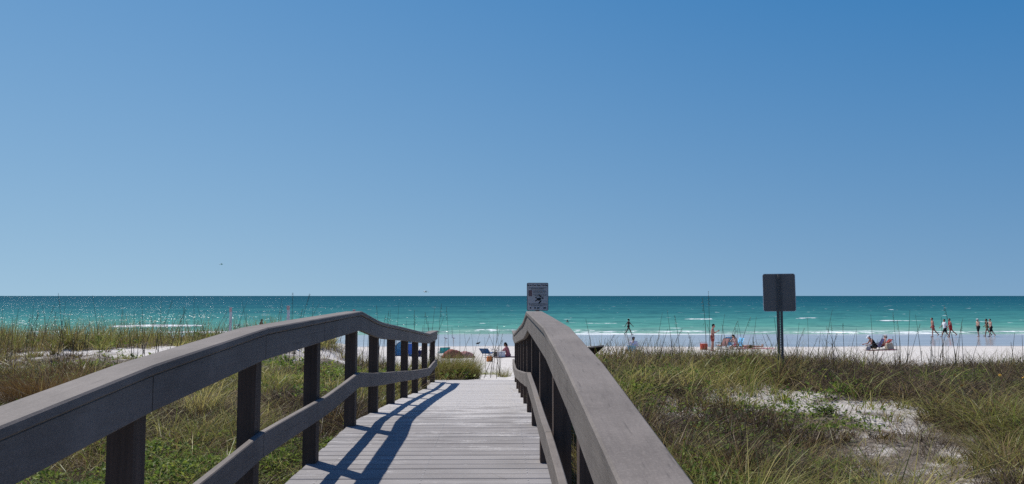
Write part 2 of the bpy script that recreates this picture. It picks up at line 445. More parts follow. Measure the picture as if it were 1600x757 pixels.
# breakers: short ridges whose crest carries foam
foam = np.zeros_like(ox); bz = np.zeros_like(ox)
BRK = [(-26, 84.6, 20, .16), (3, 85.4, 9, .30), (14, 83.8, 13, .20), (37, 82.6, 18, .18), (55, 83.3, 12, .22), (-58, 84, 16, .2),
       (33, 128, 3.2, .22), (14.5, 112, 3.5, .16), (53, 132, 2.5, .15), (-30, 102, 8, .24), (-21, 96, 7, .26), (-44, 99, 9, .24), (-10, 120, 5, .12), (62, 118, 5, .15), (24, 150, 4, .15)]
for (bx, by, bl, bh) in BRK:
    yc = by + (fbm(ox * 0.11, ox * 0 + by, 55, 3) - 0.5) * 3.2
    e = np.exp(-((ox - bx) / bl) ** 4) * (0.35 + 0.9 * fbm(ox * 0.25, ox * 0 + by, 56, 3))
    u = oy - yc
    prof = np.where(u < 0, np.exp(-(u / 0.35) ** 2), np.exp(-(u / 1.5) ** 2))
    bz = np.maximum(bz, prof * e * bh)
    foam = np.maximum(foam, e * np.where(u < 0, np.exp(-(u / 0.9) ** 2), np.exp(-(u / 0.35) ** 2)) * 0.66)
oz = swell + bz
depth = oz - H(ox, oy)
foam = np.maximum(foam, np.clip(-.40 + 2.1 * fbm(ox * .06, oy * .2, 57, 4), .12, .95) * np.exp(-((depth - 0.012) / 0.028) ** 2) * (oy < 92))
foam = np.maximum(foam, 0.52 * np.exp(-((depth - 0.17) / 0.04) ** 2) * (oy < 92) * fbm(ox * .1, oy * .3, 58, 3) * 1.6)
tag(np_mesh('sea', np.stack([ox, oy, oz], 1), of, M['water'], True, {'foam': foam}),
    'turquoise sea with small breakers', 'sea', kind='structure')

# ------------------------------------------------------------------ the boardwalk
def pchip(xk, yk, x):
    xk = np.array(xk, float); yk = np.array(yk, float)
    h = np.diff(xk); d = np.diff(yk) / h
    m = np.zeros_like(yk)
    for i in range(1, len(xk) - 1):
        if d[i - 1] * d[i] > 0:
            w1 = 2 * h[i] + h[i - 1]; w2 = h[i] + 2 * h[i - 1]
            m[i] = (w1 + w2) / (w1 / d[i - 1] + w2 / d[i])
    m[0] = d[0]; m[-1] = d[-1]
    i = int(np.clip(np.searchsorted(xk, x) - 1, 0, len(h) - 1)); t = (x - xk[i]) / h[i]
    return float(yk[i] * (2 * t**3 - 3 * t**2 + 1) + h[i] * m[i] * (t**3 - 2 * t**2 + t) + yk[i + 1] * (-2 * t**3 + 3 * t**2) + h[i] * m[i + 1] * (t**3 - t**2))
KY = [-3, 0, 1.55, 3.0, 4.42, 5.88, 7.40, 8.66, 10.1, 11.4, 12.95, 14.55, 16.5, 17.5]
KD = [0.66, 0.525, 0.392, 0.262, 0.180, 0.163, 0.148, 0.292, 0.395, 0.488, 0.600, 0.712, 0.735, 0.74]
DKY = [-3, 0, 3.0, 4.4, 5.88, 7.40, 8.69, 10.1, 11.5, 12.9, 14.6, 16.3, 17.5]
DKD = [1.70, 1.58, 1.37, 1.27, 1.245, 1.225, 1.30, 1.394, 1.50, 1.61, 1.74, 1.80, 1.82]
def rail_z(y):
    # straight lengths between posts up to the crest and past the last bend, a bent run between them
    if y <= 7.40 or y >= 14.55: return EYE - float(np.interp(y, KY, KD))
    i0 = KY.index(7.40); i1 = KY.index(14.55) + 1
    return EYE - pchip(KY[i0:i1], KD[i0:i1], y)
def mid_z(y):
    # the middle board sags and rises between the posts more than the cap does
    off = np.interp(y, [-3, 3, 4.4, 6.0, 7.4, 8.7, 12, 14.6, 16.5], [.60, .60, .59, .61, .58, .56, .62, .64, .60])
    return rail_z(y) - float(off)
def deck_z(y): return EYE - pchip(DKY, DKD, y)
POSTS = [-1.35, 0.1, 1.55, 3.0, 4.42, 5.88, 7.40, 8.72, 10.1, 11.5, 12.95, 14.55, 16.25]

def swept_board(y0, y1, ztop, x0, x1, th, ch=0.006, step=0.16, wob=0.0):
    """a bent board running along Y with eased edges"""
    mb = MB(); n = max(2, int(math.ceil((y1 - y0) / step)) + 1)
    rings = []
    for i in range(n):
        y = y0 + (y1 - y0) * i / (n - 1); z = ztop(y); dx = wob * math.sin(y * 2.3)
        sec = [(x0 + ch, z), (x1 - ch, z), (x1, z - ch), (x1, z - th + ch), (x1 - ch, z - th), (x0 + ch, z - th), (x0, z - th + ch), (x0, z - ch)]
        rings += [(x + dx, y, zz) for x, zz in sec]
    fs = []
    for i in range(n - 1):
        for k in range(8):
            fs.append((i * 8 + k, (i + 1) * 8 + k, (i + 1) * 8 + (k + 1) % 8, i * 8 + (k + 1) % 8))
    fs.append(tuple(range(8))); fs.append(tuple((n - 1) * 8 + k for k in range(7, -1, -1)))
    mb.add(rings, fs)
    return mb

bw = thing('boardwalk', 'grey plank boardwalk with sand blown over it, running down towards the beach', 'boardwalk', (0, 0, 0))
vs = []; fs = []; tint = []
y = -2.6
while y < 16.55:
    w = 0.1385; zc = deck_z(y + w / 2); dz = (deck_z(y + w) - deck_z(y)); j = random.uniform(-.002, .002)
    a, b_ = -1.44 + random.uniform(-.006, .006), 0.36 + random.uniform(-.006, .006)
    n = len(vs); ch = 0.007; t = 0.032
    prof = [(0, -t), (0, -ch), (ch, 0), (w - ch, 0), (w, -ch), (w, -t)]
    for x in (a, b_):
        for (u, q) in prof: vs.append((x, y + u, deck_z(y) + dz * u / w + q + j))
    for k in range(6): fs.append((n + k, n + (k + 1) % 6, n + 6 + (k + 1) % 6, n + 6 + k))
    fs.append(tuple(n + k for k in range(5, -1, -1))); fs.append(tuple(n + 6 + k for k in range(6)))
    tint += [random.random()] * 12
    y += w + 0.0065
deck_mats = [0] * len(fs)
y = -2.6 + 0.069
while y < 16.5:
    for x in (-1.25, -0.54, 0.19):
        for dy in (-.035, .035):
            n = len(vs); z = deck_z(y + dy) + .0022
            vs += [(x + .006 * math.cos(a), y + dy + .006 * math.sin(a), z) for a in np.linspace(0, 2 * math.pi, 9)[:-1]]
            fs.append(tuple(n + k for k in range(8))); deck_mats.append(1); tint += [1.0] * 8
    y += 0.145
me = bpy.data.meshes.new('deck'); me.from_pydata(vs, [], fs); me.materials.append(M['deck']); me.materials.append(plain('screw_head', (0.42, 0.41, 0.40), 0.5))
me.polygons.foreach_set('material_index', deck_mats)
at_ = me.attributes.new('tint', 'FLOAT', 'POINT'); at_.data.foreach_set('value', tint)
o = link(bpy.data.objects.new('deck', me)); o.parent = bw
for x in (-1.30, -0.54, 0.20):
    swept_board(-2.6, 16.4, lambda y: deck_z(y) - 0.04, x - .02, x + .02, 0.19, .004, .3).build('joist', M['joist'], bw)

def railing(side, label):
    g = thing('railing', label, 'railing', (0, 0, 0))
    s = -1 if side == 'l' else 1
    xi = -1.32 if side == 'l' else 0.245        # inner edge of the cap
    def X(a, b):
        p, q = xi + s * a, xi + s * b; return min(p, q), max(p, q)
    for i in range(len(POSTS) - 1):
        a, b = POSTS[i] + 0.004, POSTS[i + 1] - 0.004
        if i == len(POSTS) - 2: b += 0.14
        x0, x1 = X(0, .158)
        if i % 2 == 0:
            e = POSTS[min(i + 2, len(POSTS) - 1)] - 0.0015 + (0.14 if i + 2 >= len(POSTS) - 1 else 0)
            swept_board(a, e, rail_z, x0, x1, .040, .007).build('cap_board', M['composite'], g)
        x0, x1 = X(.013, .051)
        swept_board(a, b, lambda y: rail_z(y) - .043, x0, x1, .140, .004).build('side_board', M['composite'], g)
        x0, x1 = X(.011, .051)
        swept_board(a, b, mid_z, x0, x1, .142, .005, wob=0.004).build('middle_board', M['composite'], g)
    for p in POSTS:
        mb = MB(); zt = rail_z(p) - .046; zb = Hs(xi, p) - .35
        x0, x1 = X(.0535, .1535)
        mb.box(((x0 + x1) / 2, p, (zt + zb) / 2), (.100, .105, zt - zb), Matrix.Rotation(random.uniform(-.012, .012), 3, 'X'), bevel=.004)
        mb.build('post', M['post'], g)
    return g
railing('l', 'left hand grey railing with dark timber posts, its shadow lying across the deck')
railing('r', 'right hand grey railing with sunlit cap running close past the viewer')

# ------------------------------------------------------------------ signs
def rounded_plate(w, h, t, r=0.03, n=5):
    """plate in the XZ plane, front facing -Y"""
    pts = []
    for cx, cz, a0 in ((w / 2 - r, h / 2 - r, 0), (-w / 2 + r, h / 2 - r, 90), (-w / 2 + r, -h / 2 + r, 180), (w / 2 - r, -h / 2 + r, 270)):
        for k in range(n + 1):
            a = R(a0 + 90 * k / n); pts.append((cx + r * math.cos(a), cz + r * math.sin(a)))
    m = len(pts)
    vs = [(x, -t / 2, z) for x, z in pts] + [(x, t / 2, z) for x, z in pts]
    fs = [tuple(range(m)), tuple(range(2 * m - 1, m - 1, -1))]
    fs += [(k, k + m, (k + 1) % m + m, (k + 1) % m) for k in range(m)]
    return vs, fs

M['sign_white'] = plain('sign_white', (0.58, 0.52, 0.47), 0.5, 0.06)
M['sign_ink'] = plain('sign_ink', (0.02, 0.02, 0.022), 0.6)
M['sign_red'] = plain('sign_red', (0.22, 0.13, 0.12), 0.6)
M['sign_back'] = plain('sign_back_metal', (0.185, 0.160, 0.142), 0.45, 0.08, 4)
M['sign_edge'] = plain('sign_edge', (0.7, 0.7, 0.7), 0.5, 0.05)
M['galv'] = plain('galvanised_steel', (0.125, 0.115, 0.106), 0.5, 0.15, 12, 0.5)

def text_mesh(body, size, name, mat, parent, loc, align='CENTER'):
    cu = bpy.data.curves.new(name, 'FONT'); cu.body = body; cu.size = size; cu.align_x = align; cu.extrude = 0.0006; cu.offset = size * 0.012
    t = bpy.data.objects.new(name, cu); link(t)
    dg = bpy.context.evaluated_depsgraph_get()
    me = bpy.data.meshes.new_from_object(t.evaluated_get(dg))
    bpy.data.objects.remove(t); bpy.data.curves.remove(cu)
    me.materials.clear(); me.materials.append(mat)
    o = link(bpy.data.objects.new(name, me)); o.parent = parent
    o.location = loc; o.rotation_euler = (R(90), 0, 0)
    return o

# small notice at the crest of the right railing
Yn = 8.95
pc = at(840, 464, Yn); sw, sh = 33.5 / F * Yn, 43.5 / F * Yn
nt_ = thing('notice_sign', 'small pale notice about sea turtles standing above the right railing', 'sign', (pc.x, Yn, Hs(pc.x, Yn)), R(-1))
cz = pc.z - nt_.location.z
mb = MB(); v, f = rounded_plate(sw, sh, .004, .014); mb.add([(a, b, c + cz) for a, b, c in v], f); mb.build('panel', M['sign_white'], nt_)
mb = MB()
v, f = rounded_plate(sw * .99, sh * .99, .0015, .013)
vi, _ = rounded_plate(sw * .955, sh * .965, .0015, .011)
k = len(v) // 2
mb.add([(a, -.0030, c + cz) for a, b, c in v[:k]] + [(a, -.0030, c + cz) for a, b, c in vi[:k]], [(i, (i + 1) % k, (i + 1) % k + k, i + k) for i in range(k)])
mb.build('border', M['sign_ink'], nt_)
t = text_mesh('Save Our Sea Turtles', .0285, 'heading', M['sign_ink'], nt_, (0, -.0036, cz + sh * .385))
mb = MB()
rr = random.Random(4)
def fine_line(zz, x0, x1, hgt, mat=0):
    x = x0
    while x < x1:
        w = rr.uniform(.006, .018); mb.box((x + w / 2, -.0034, zz), (min(w, x1 - x), .0012, hgt), mat=mat); x += w + rr.uniform(.003, .005)
for zz, x0, x1, hh in ((.315, -.42, .42, .007), (.275, -.3, .3, .006), (.215, -.2, .42, .004), (.18, -.2, .42, .004), (.145, -.2, .38, .004), (.095, -.2, .42, .004), (.055, -.2, .42, .004), (.02, -.1, .3, .004),
                       (-.245, -.42, .42, .004), (-.29, -.40, .42, .005), (-.325, -.3, .3, .004)):
    if mb.v and zz == -.245:
        mb.build('small_print', M['sign_ink'], nt_); mb = MB()
    fine_line(cz + sh * zz, sw * x0, sw * x1, hh)
mb.build('small_print', M['sign_ink'], nt_)

mb = MB(); mb.box((-.34 * sw, -.0034, cz + .13 * sh), (.17 * sw, .0012, .22 * sh)); mb.build('picture', M['sign_red'], nt_)
mb = MB()   # hatchling silhouette
def blob(cx, cz_, rx, rz_, rot):
    pts = [(cx + rx * math.cos(a) * math.cos(rot) - rz_ * math.sin(a) * math.sin(rot), -.0042, cz_ + rx * math.cos(a) * math.sin(rot) + rz_ * math.sin(a) * math.cos(rot)) for a in np.linspace(0, 2 * math.pi, 17)[:-1]]
    q = [(x, -.0030, z) for x, _, z in pts]
    mb.add(pts + q, [tuple(range(16)), tuple(range(31, 15, -1))] + [(i, i + 16, (i + 1) % 16 + 16, (i + 1) % 16) for i in range(16)])
tc = (.06 * sw, cz - .085 * sh)
for b in ((0, 0, .027, .017, .2), (.043, .012, .012, .009, .2), (.012, -.034, .026, .008, .9), (.014, .036, .024, .007, -.8), (-.034, -.018, .014, .006, .6), (-.032, .016, .013, .006, -.5)):
    blob(tc[0] + b[0], tc[1] + b[1], b[2], b[3], b[4])
mb.build('turtle_picture', M['sign_ink'], nt_)
mb = MB()
for xx, ww in ((-.33, .07), (-.12, .08), (.03, .10), (.33, .12)):
    mb = MB(); mb.box((xx * sw, -.0034, cz - .40 * sh), (ww * sw, .0012, .045 * sh), bevel=.0003); mb.build('emblem', M['sign_ink'], nt_)
mb = MB(); zb = -.3; mb.box((0, .030, (cz + sh * .42 + zb) / 2), (.045, .045, cz + sh * .42 - zb), bevel=.004); mb.build('post', M['post'], nt_)
mb = MB()
for zz in (.40, -.44):
    mb = MB(); mb.tube([(0, -.002, cz + sh * zz), (0, -.0055, cz + sh * zz)], .005, 8); mb.build('bolt', M['galv'], nt_)

# road-type sign seen from behind on the dune
Ys = 12.0
pc = at(1214, 457.5, Ys); sw, sh = 47 / F * Ys, 58 / F * Ys
base = spot(1219, Ys)
sg = thing('dune_sign', 'dark back of a rectangular sign on a perforated steel post on the right dune', 'sign', base, R(-12))
cz = pc.z - base.z
tilt = Matrix.Rotation(R(-.5), 3, 'Y')
mb = MB(); v, f = rounded_plate(sw / .985, sh, .0035, .028); mb.add([tilt @ Vector((a, b + .034, c)) + Vector((0, 0, cz)) for a, b, c in v], f); mb.build('panel', M['sign_back'], sg)
mb = MB()
vi, _ = rounded_plate(sw / .985 + .014, sh + .014, .003, .034); k = len(v) // 2
ring = [tilt @ Vector((a, .031, c)) + Vector((0, 0, cz)) for a, b, c in v[:k]] + [tilt @ Vector((a, .031, c)) + Vector((0, 0, cz)) for a, b, c in vi[:k]]
ring += [p + Vector((0, .007, 0)) for p in ring]
fs = []
for i in range(k):
    j = (i + 1) % k
    fs += [(i, j, j + k, i + k), (i + 2 * k, i + 3 * k, j + 3 * k, j + 2 * k), (i + k, j + k, j + 3 * k, i + 3 * k)]
mb.add(ring, fs); mb.build('rim', M['sign_edge'], sg)
mb = MB(); top = cz + sh / 2 + .012; zb = -.4
# u-channel: web with a column of holes, two flanges, two lips
hole = .0045; pitch = .0255
x0, x1 = -.0125, .0125
z = zb
while z < top - pitch:
    mb.box((-.0085, 0, z + pitch / 2), (.008, .004, pitch)); mb.box((.0085, 0, z + pitch / 2), (.008, .004, pitch))
    mb.box((0, 0, z + .006), (.009, .0038, .012)); z += pitch
for s in (-1, 1):
    mb.box((s * .0205, .0140, (z + zb) / 2), (.004, .030, z - zb), Matrix.Rotation(s * -.5, 3, 'Z'))
    mb.box((s * .0370, .0270, (z + zb) / 2), (.020, .004, z - zb))
mb.build('post', M['galv'], sg)
mb = MB()
for dz in (.2, -.2):
    mb = MB(); mb.tube([(0, .036, cz + sh * dz), (0, -.010, cz + sh * dz)], .007, 6); mb.build('bolt', M['galv'], sg)

# tilted dark board whose corner shows past the right railing
Yb = 12.2
c0 = at(942, 540.5, Yb); b0 = spot(918, Yb)
M['dark_board'] = wood('dark_board', 0, (.012, .011, .011), (.03, .027, .026), speck=.02)
db = thing('tilted_board', 'near black tilted board behind the right railing', 'board', b0)
mb = MB()
A = c0 - b0; Bv = at(924.5, 559, Yb) - b0; Cv = at(880, 548, Yb) - b0; 
Dv = Bv + (Cv - A) * .9
back = Vector((0, .03, .02)); tlt = Vector((0, -.16, 0))
q = [A + tlt, Cv + tlt, Dv, Bv]
mb.add(q + [p + back for p in q], [(0, 1, 2, 3), (7, 6, 5, 4), (0, 4, 5, 1), (1, 5, 6, 2), (2, 6, 7, 3), (3, 7, 4, 0)])
mb.build('panel', M['dark_board'], db)
mb = MB(); top = (A.z + Bv.z) / 2; mb.box((-.05, .20, (top - .35) / 2), (.09, .09, top + .35), bevel=.004); mb.build('post', M['post'], db)

# white stakes in the left dune
M['stake_white'] = plain('stake_white', (.66, .65, .64), .6, .12)
M['stake_red'] = plain('stake_red', (.60, .42, .39), .6, .15)
for px, pt, Y, lab in ((450, 478, 25, 'white stake with faded pinkish top, tallest of those on the left dune'), (553, 484, 25.5, 'white stake just showing over the crest of the left railing'), (360, 481, 26, 'white stake with pinkish top farthest left on the dune')):
    p = spot(px, Y); top = at(px, pt, Y).z - p.z
    st = thing('marker_stake', lab, 'stake', p, random.uniform(-.3, .3), 'white stakes on the left dune')
    mb = MB(); mb.box((0, 0, (top - .14 - .3) / 2), (.085, .045, top - .14 + .3), Matrix.Rotation(random.uniform(-.02, .02), 3, 'Y'), bevel=.006); mb.build('shaft', M['stake_white'], st)
    mb = MB(); mb.box((0, 0, top - .07), (.09, .05, .14), bevel=.006); mb.build('painted_top', M['stake_red'], st)

# ------------------------------------------------------------------ vegetation
def blades(px, py, h, w, az, lean, bend, droop, tint, K=4, twist=1.1):
    n = len(px)
    bz = H(px, py) - 0.02
    d = np.stack([np.cos(az), np.sin(az), np.zeros(n)], 1)
    fa = az + np.pi / 2 + rng.normal(0, twist, n)
    s = np.stack([np.cos(fa), np.sin(fa), np.zeros(n)], 1)
    kink = rng.normal(0, 0.05, (n, 2))
    V = np.zeros((n, K + 1, 2, 3), np.float32)
    for i in range(K + 1):
        t = i / K
        r = h * (lean * t + bend * t * t); z = h * (t - droop * t ** 2.2)
        p = np.stack([px, py, bz], 1) + d * r[:, None]; p[:, 2] += z
        p[:, 0] += kink[:, 0] * h * math.sin(t * 3.1); p[:, 1] += kink[:, 1] * h * math.sin(t * 3.1)
        ww = w * (1 - 0.92 * t ** 1.4) * 0.5
        V[:, i, 0] = p - s * ww[:, None]; V[:, i, 1] = p + s * ww[:, None]
    base = (np.arange(n) * (K + 1) * 2)[:, None]
    f = []
    for i in range(K): f.append(np.concatenate([base + 2 * i, base + 2 * i + 1, base + 2 * i + 3, base + 2 * i + 2], 1))
    return V.reshape(-1, 3), np.stack(f, 1).reshape(-1, 4), np.repeat(tint, (K + 1) * 2)
class Stuff:
    def __init__(s): s.V = []; s.F = []; s.T = []; s.n = 0
    def add(s, V, F_, T): s.V.append(V); s.F.append(F_ + s.n); s.T.append(T); s.n += len(V)
    def build(s, name, mat): return np_mesh(name, np.concatenate(s.V), np.concatenate(s.F), mat, False, {'tint': np.clip(np.concatenate(s.T), 0, 1)})

def sample(n, side, ymin, ymax, power=1.0):
    """random points inside a generous view wedge, denser near the viewer"""
    u = rng.random(n)
    y = (ymin ** power + u * (ymax ** power - ymin ** power)) ** (1 / power)
    if side == 'r': a = rng.uniform(-0.05, 0.80, n); x = 0.45 + a * (y + 1.0)
    else: a = rng.uniform(-0.80, 0.05, n); x = -1.5 + a * (y + 1.0)
    return x, y
def keep(x, y, dens): 
    k = rng.random(len(x)) < np.clip(dens, 0, 1); return x[k], y[k]
def wide(y): return np.clip(y / 9.0, 0.8, 2.0)         # far blades a little broader, fewer

grass = Stuff(); dry = Stuff(); leaf = Stuff()
def tussocks(n, side, ymin, ymax, per, hmin, hmax, power=1.0):
    x, y = sample(n, side, ymin, ymax, power)
    v = VEG(x, y)
    x, y = keep(x, y, v * (1 - .80 * DARKL(x, y)) * (0.10 + 1.1 * sstep(.34, .62, fbm(x * 1.15, y * .9, 71, 2))))
    sc_ = np.zeros(len(x))
    for (qx, qy, qa, qb) in ((2.6, 10.4, .5, .7), (5.1, 10.9, .7, .7), (6.0, 9.2, 1.0, .8), (2.1, 11.8, .7, .6)): sc_ = np.maximum(sc_, np.exp(-(((x - qx) / qa) ** 2 + ((y - qy) / qb) ** 2) ** 2))
    x, y = keep(x, y, 1 - .75 * sc_)
    m = len(x)
    hh = rng.uniform(hmin, hmax, m) * (0.50 + 0.95 * sstep(.28, .72, fbm(x * .75, y * .6, 72, 2))) * rng.uniform(.75, 1.25, m)
    g = fbm(x * 0.45 + 3, y * 0.45, 73, 3)
    g = np.where(x > 0, .51, .55) + (g - .5) * 2.8 - (0.30 * sstep(4.0, 6.5, x)) - 0.08 * sstep(15, 22, y) * (x < 0)
    cnt = rng.integers(int(per * .5), int(per * 1.5), m)
    i = np.repeat(np.arange(m), cnt); N_ = len(i)
    rad = rng.uniform(.05, .22, m)[i] * np.sqrt(rng.random(N_)); an = rng.uniform(0, 2 * np.pi, N_)
    bx = x[i] + rad * np.cos(an); by = y[i] + rad * np.sin(an)
    az = an + rng.normal(0, .6, N_) ; az = np.where(rng.random(N_) < .25, rng.normal(-.3, .6, N_), az)
    h = hh[i] * rng.uniform(.45, 1.25, N_) * HSC(bx, by)
    bend = rng.uniform(.1, 1.15, N_) + .25 * (bx > 4.5); droop = bend * rng.uniform(.35, .85, N_)
    tint = g[i] + rng.normal(0, .09, m)[i] + rng.normal(0, .20, N_)
    ok = ~((bx > -1.6) & (bx < .52) & (by < 16.6))
    P = [q[ok] for q in (bx, by, h, rng.uniform(.005, .0115, N_) * wide(by) * np.where(by < 10, 1.35, 1.1), az, rng.uniform(.02, .35, N_), bend, droop, tint)]
    grass.add(*blades(*P))
def strays(S, n, side, ymin, ymax, hmin, hmax, lean, bend, tint0, tintv, seed, power=1.0, w=(.003, .006), thr=.0, K=4, droopk=.7):
    x, y = sample(n, side, ymin, ymax, power)
    x, y = keep(x, y, VEG(x, y) * np.clip((fbm(x * .7, y * .7, seed, 3) - thr) * 3, 0.04, 1))
    m = len(x)
    b = rng.uniform(bend[0], bend[1], m)
    ok = ~((x > -1.6) & (x < .52) & (y < 16.6))
    if S is grass: ok &= rng.random(m) > .75 * DARKL(x, y)
    x = x[ok]; y = y[ok]; b = b[ok]; m = len(x)
    S.add(*blades(x, y, rng.uniform(hmin, hmax, m) * HSC(x, y), rng.uniform(*w, m) * wide(y), rng.uniform(0, 2 * np.pi, m), rng.uniform(lean[0], lean[1], m), b, b * rng.uniform(.5, droopk + .35, m),
                  tint0 + rng.normal(0, tintv, m), K))
tussocks(2600, 'r', 2.2, 10, 36, .28, .62, 1.3)
tussocks(3900, 'r', 9, 19.5, 25, .24, .54, 1.5)
tussocks(2300, 'l', 2.2, 11, 36, .26, .56, 1.3)
tussocks(6000, 'l', 11, 34, 26, .34, .78, 1.5)
for sd in 'rl':
    far = 20 if sd == 'r' else 33
    # lying and curling dead stems, grey to straw
    strays(dry, 34000, sd, 2.2, 14, .18, .55, (.3, .9), (.3, 1.1), .50, .33, 81, 1.4, (.005, .011), .22, 4, .75)
    strays(dry, 18000, sd, 9, far, .2, .46, (.1, .7), (.2, .9), .45, .30, 82, 1.4, (.005, .010), .25, 4, .7)
    strays(grass, 12000, sd, 2.2, far, .25, .58, (.0, .4), (.1, .8), .62, .30, 83, 1.3, (.005, .010), .2)
    # dark woody runners and twigs close to the ground
    strays(dry, 34000, sd, 2.2, 17, .10, .40, (.3, 1.3), (.2, .9), .04, .08, 86, 1.3, (.005, .011), .28, 4, .5)
    # long broad arching blades standing out of the clumps
    strays(grass, 3600 if sd == 'r' else 5200, sd, 2.2, 13, .45, .85, (.1, .5), (.5, 1.2), .72, .28, 87, 1.3, (.008, .014), .42, 6, .45)
    strays(dry, 1800, sd, 2.2, 13, .45, .85, (.1, .5), (.4, 1.2), .80, .18, 88, 1.3, (.006, .010), .38, 6, .45)
strays(grass, 5000, 'r', 12, 18, .35, .78, (0, .25), (.05, .4), .36, .22, 84, 1.0, (.005, .008), .1, 4, .4)
strays(grass, 11000, 'l', 23, 33.5, .55, 1.2, (0, .2), (.05, .35), .38, .22, 85, 1.0, (.005, .008), .05, 4, .4)

def leaves(n, side, ymin, ymax, thr, size, seed, power=1.2, hi=.28, tint0=.55):
    x, y = sample(n, side, ymin, ymax, power)
    d = np.clip((fbm(x * .55, y * .55, seed, 3) - thr) * 7, 0, 1) * VEG(x, y)
    if side == 'l': d = np.maximum(d, np.clip((fbm(x * 1.1, y * 1.1, seed + 3, 3) - .52) * 9, 0, 1) * (x > -5.5) * (y < 10) * VEG(x, y))
    x, y = keep(x, y, d)
    ok = ~((x > -1.56) & (x < .48) & (y < 16.6)); x = x[ok]; y = y[ok]
    cnt = rng.integers(3, 8, len(x)); i = np.repeat(np.arange(len(x)), cnt); m = len(i)
    cx = x[i] + rng.normal(0, .05, m); cy = y[i] + rng.normal(0, .05, m)
    ht = hi * (.25 + .9 * fbm(cx * 1.3, cy * 1.3, seed + 5, 2)) * HSC(cx, cy)
    cz = H(cx, cy) + ht * np.sqrt(rng.random(m))
    az = rng.uniform(0, 2 * np.pi, m); el = rng.normal(.25, .5, m); roll = rng.normal(0, .5, m)
    L = size * rng.uniform(.55, 1.4, m) * np.clip(cy / 10, .8, 1.8); Wd = L * rng.uniform(.45, .75, m)
    d_ = np.stack([np.cos(az) * np.cos(el), np.sin(az) * np.cos(el), np.sin(el)], 1)
    s_ = np.stack([-np.sin(az) * np.cos(roll), np.cos(az) * np.cos(roll), np.sin(roll)], 1)
    c = np.stack([cx, cy, cz], 1); up = np.cross(d_, s_) * (L * .12)[:, None]
    V = np.zeros((m, 6, 3), np.float32)
    V[:, 0] = c; V[:, 1] = c + d_ * (L * .42)[:, None] + s_ * (Wd * .5)[:, None] + up; V[:, 2] = c + d_ * L[:, None]
    V[:, 3] = c + d_ * (L * .42)[:, None] - s_ * (Wd * .5)[:, None] + up; V[:, 4] = c + d_ * (L * .45)[:, None]; V[:, 5] = V[:, 2]
    b = (np.arange(m) * 6)[:, None]
    Fq = np.stack([np.concatenate([b, b + 1, b + 2, b + 4], 1), np.concatenate([b, b + 4, b + 2, b + 3], 1)], 1).reshape(-1, 4)
    leaf.add(V.reshape(-1, 3), Fq, np.repeat(np.clip(tint0 + rng.normal(0, .30, m), 0, 1), 6))
leaves(28000, 'l', 2.2, 13, .515, .062, 91, 1.2, .40, .62)
leaves(18000, 'r', 2.2, 14, .53, .052, 92, 1.3, .32, .5)
leaves(9000, 'l', 12, 30, .52, .05, 93, 1.3, .42, .55)
leaves(9000, 'r', 10, 17, .52, .04, 94, 1.3, .36, .45)

scrub = Stuff()
SCRUBS = [(2.6, 10.4, .55, .8), (5.1, 10.9, .8, .8), (6.0, 9.2, 1.2, 1.0), (2.1, 11.8, .8, .7), (1.3, 6.3, .35, 1.2), (6.6, 7.4, 1.0, .8), (-2.6, 4.6, .7, 1.2), (-3.6, 6.2, .8, .9)]
def scrubs(n, side, ymin, ymax, thr, seed):
    x, y = sample(n, side, ymin, ymax, 1.3)
    d = np.clip((fbm(x * .6, y * .6, seed, 3) - thr) * 8, 0, 1)
    for (qx, qy, qa, qb) in SCRUBS: d = np.maximum(d, np.exp(-(((x - qx) / qa) ** 2 + ((y - qy) / qb) ** 2) ** 2))
    x, y = keep(x, y, VEG(x, y) * d)
    ok = ~((x > -1.75) & (x < .65) & (y < 16.8)); x = x[ok]; y = y[ok]
    cnt = rng.integers(26, 60, len(x)); i = np.repeat(np.arange(len(x)), cnt); m = len(i)
    an = rng.uniform(0, 2 * np.pi, m); r = .20 * np.sqrt(rng.random(m)); t0 = rng.normal(.38, .16, len(x))[i]
    b = rng.uniform(0, .7, m)
    scrub.add(*blades(x[i] + r * np.cos(an), y[i] + r * np.sin(an), rng.uniform(.14, .44, m) * HSC(x[i], y[i]), rng.uniform(.005, .010, m) * wide(y[i]), an + rng.normal(0, .9, m), rng.uniform(.1, 1.0, m), b, b * rng.uniform(-.2, .6, m), t0 + rng.normal(0, .16, m), 4))
scrubs(3200, 'r', 3, 17, .46, 201); scrubs(2000, 'l', 3, 14, .50, 202); scrubs(900, 'l', 13, 28, .50, 203)
M['scrub'] = mat_leaf('scrub_twigs', [(0.0, (0.022, 0.015, 0.013)), (0.4, (0.105, 0.074, 0.058)), (0.7, (0.20, 0.148, 0.108)), (1.0, (0.33, 0.26, 0.19))], 0.15, 0.8, 0.1)
tag(scrub.build('dune_scrub', M['scrub']), 'brown twiggy dry scrub in low mounds among the dune grass', 'scrub', kind='stuff')
tag(grass.build('dune_grass', M['grass']), 'olive green dune grass growing over the sand on both sides of the boardwalk', 'grass', kind='stuff')
tag(dry.build('dead_grass', M['dry']), 'grey brown dead grass stems lying tangled between the green tufts', 'dead grass', kind='stuff')
tag(leaf.build('ground_cover', M['leaf']), 'small bright green leaves of creeping ground cover beside the boardwalk', 'ground cover', kind='stuff')

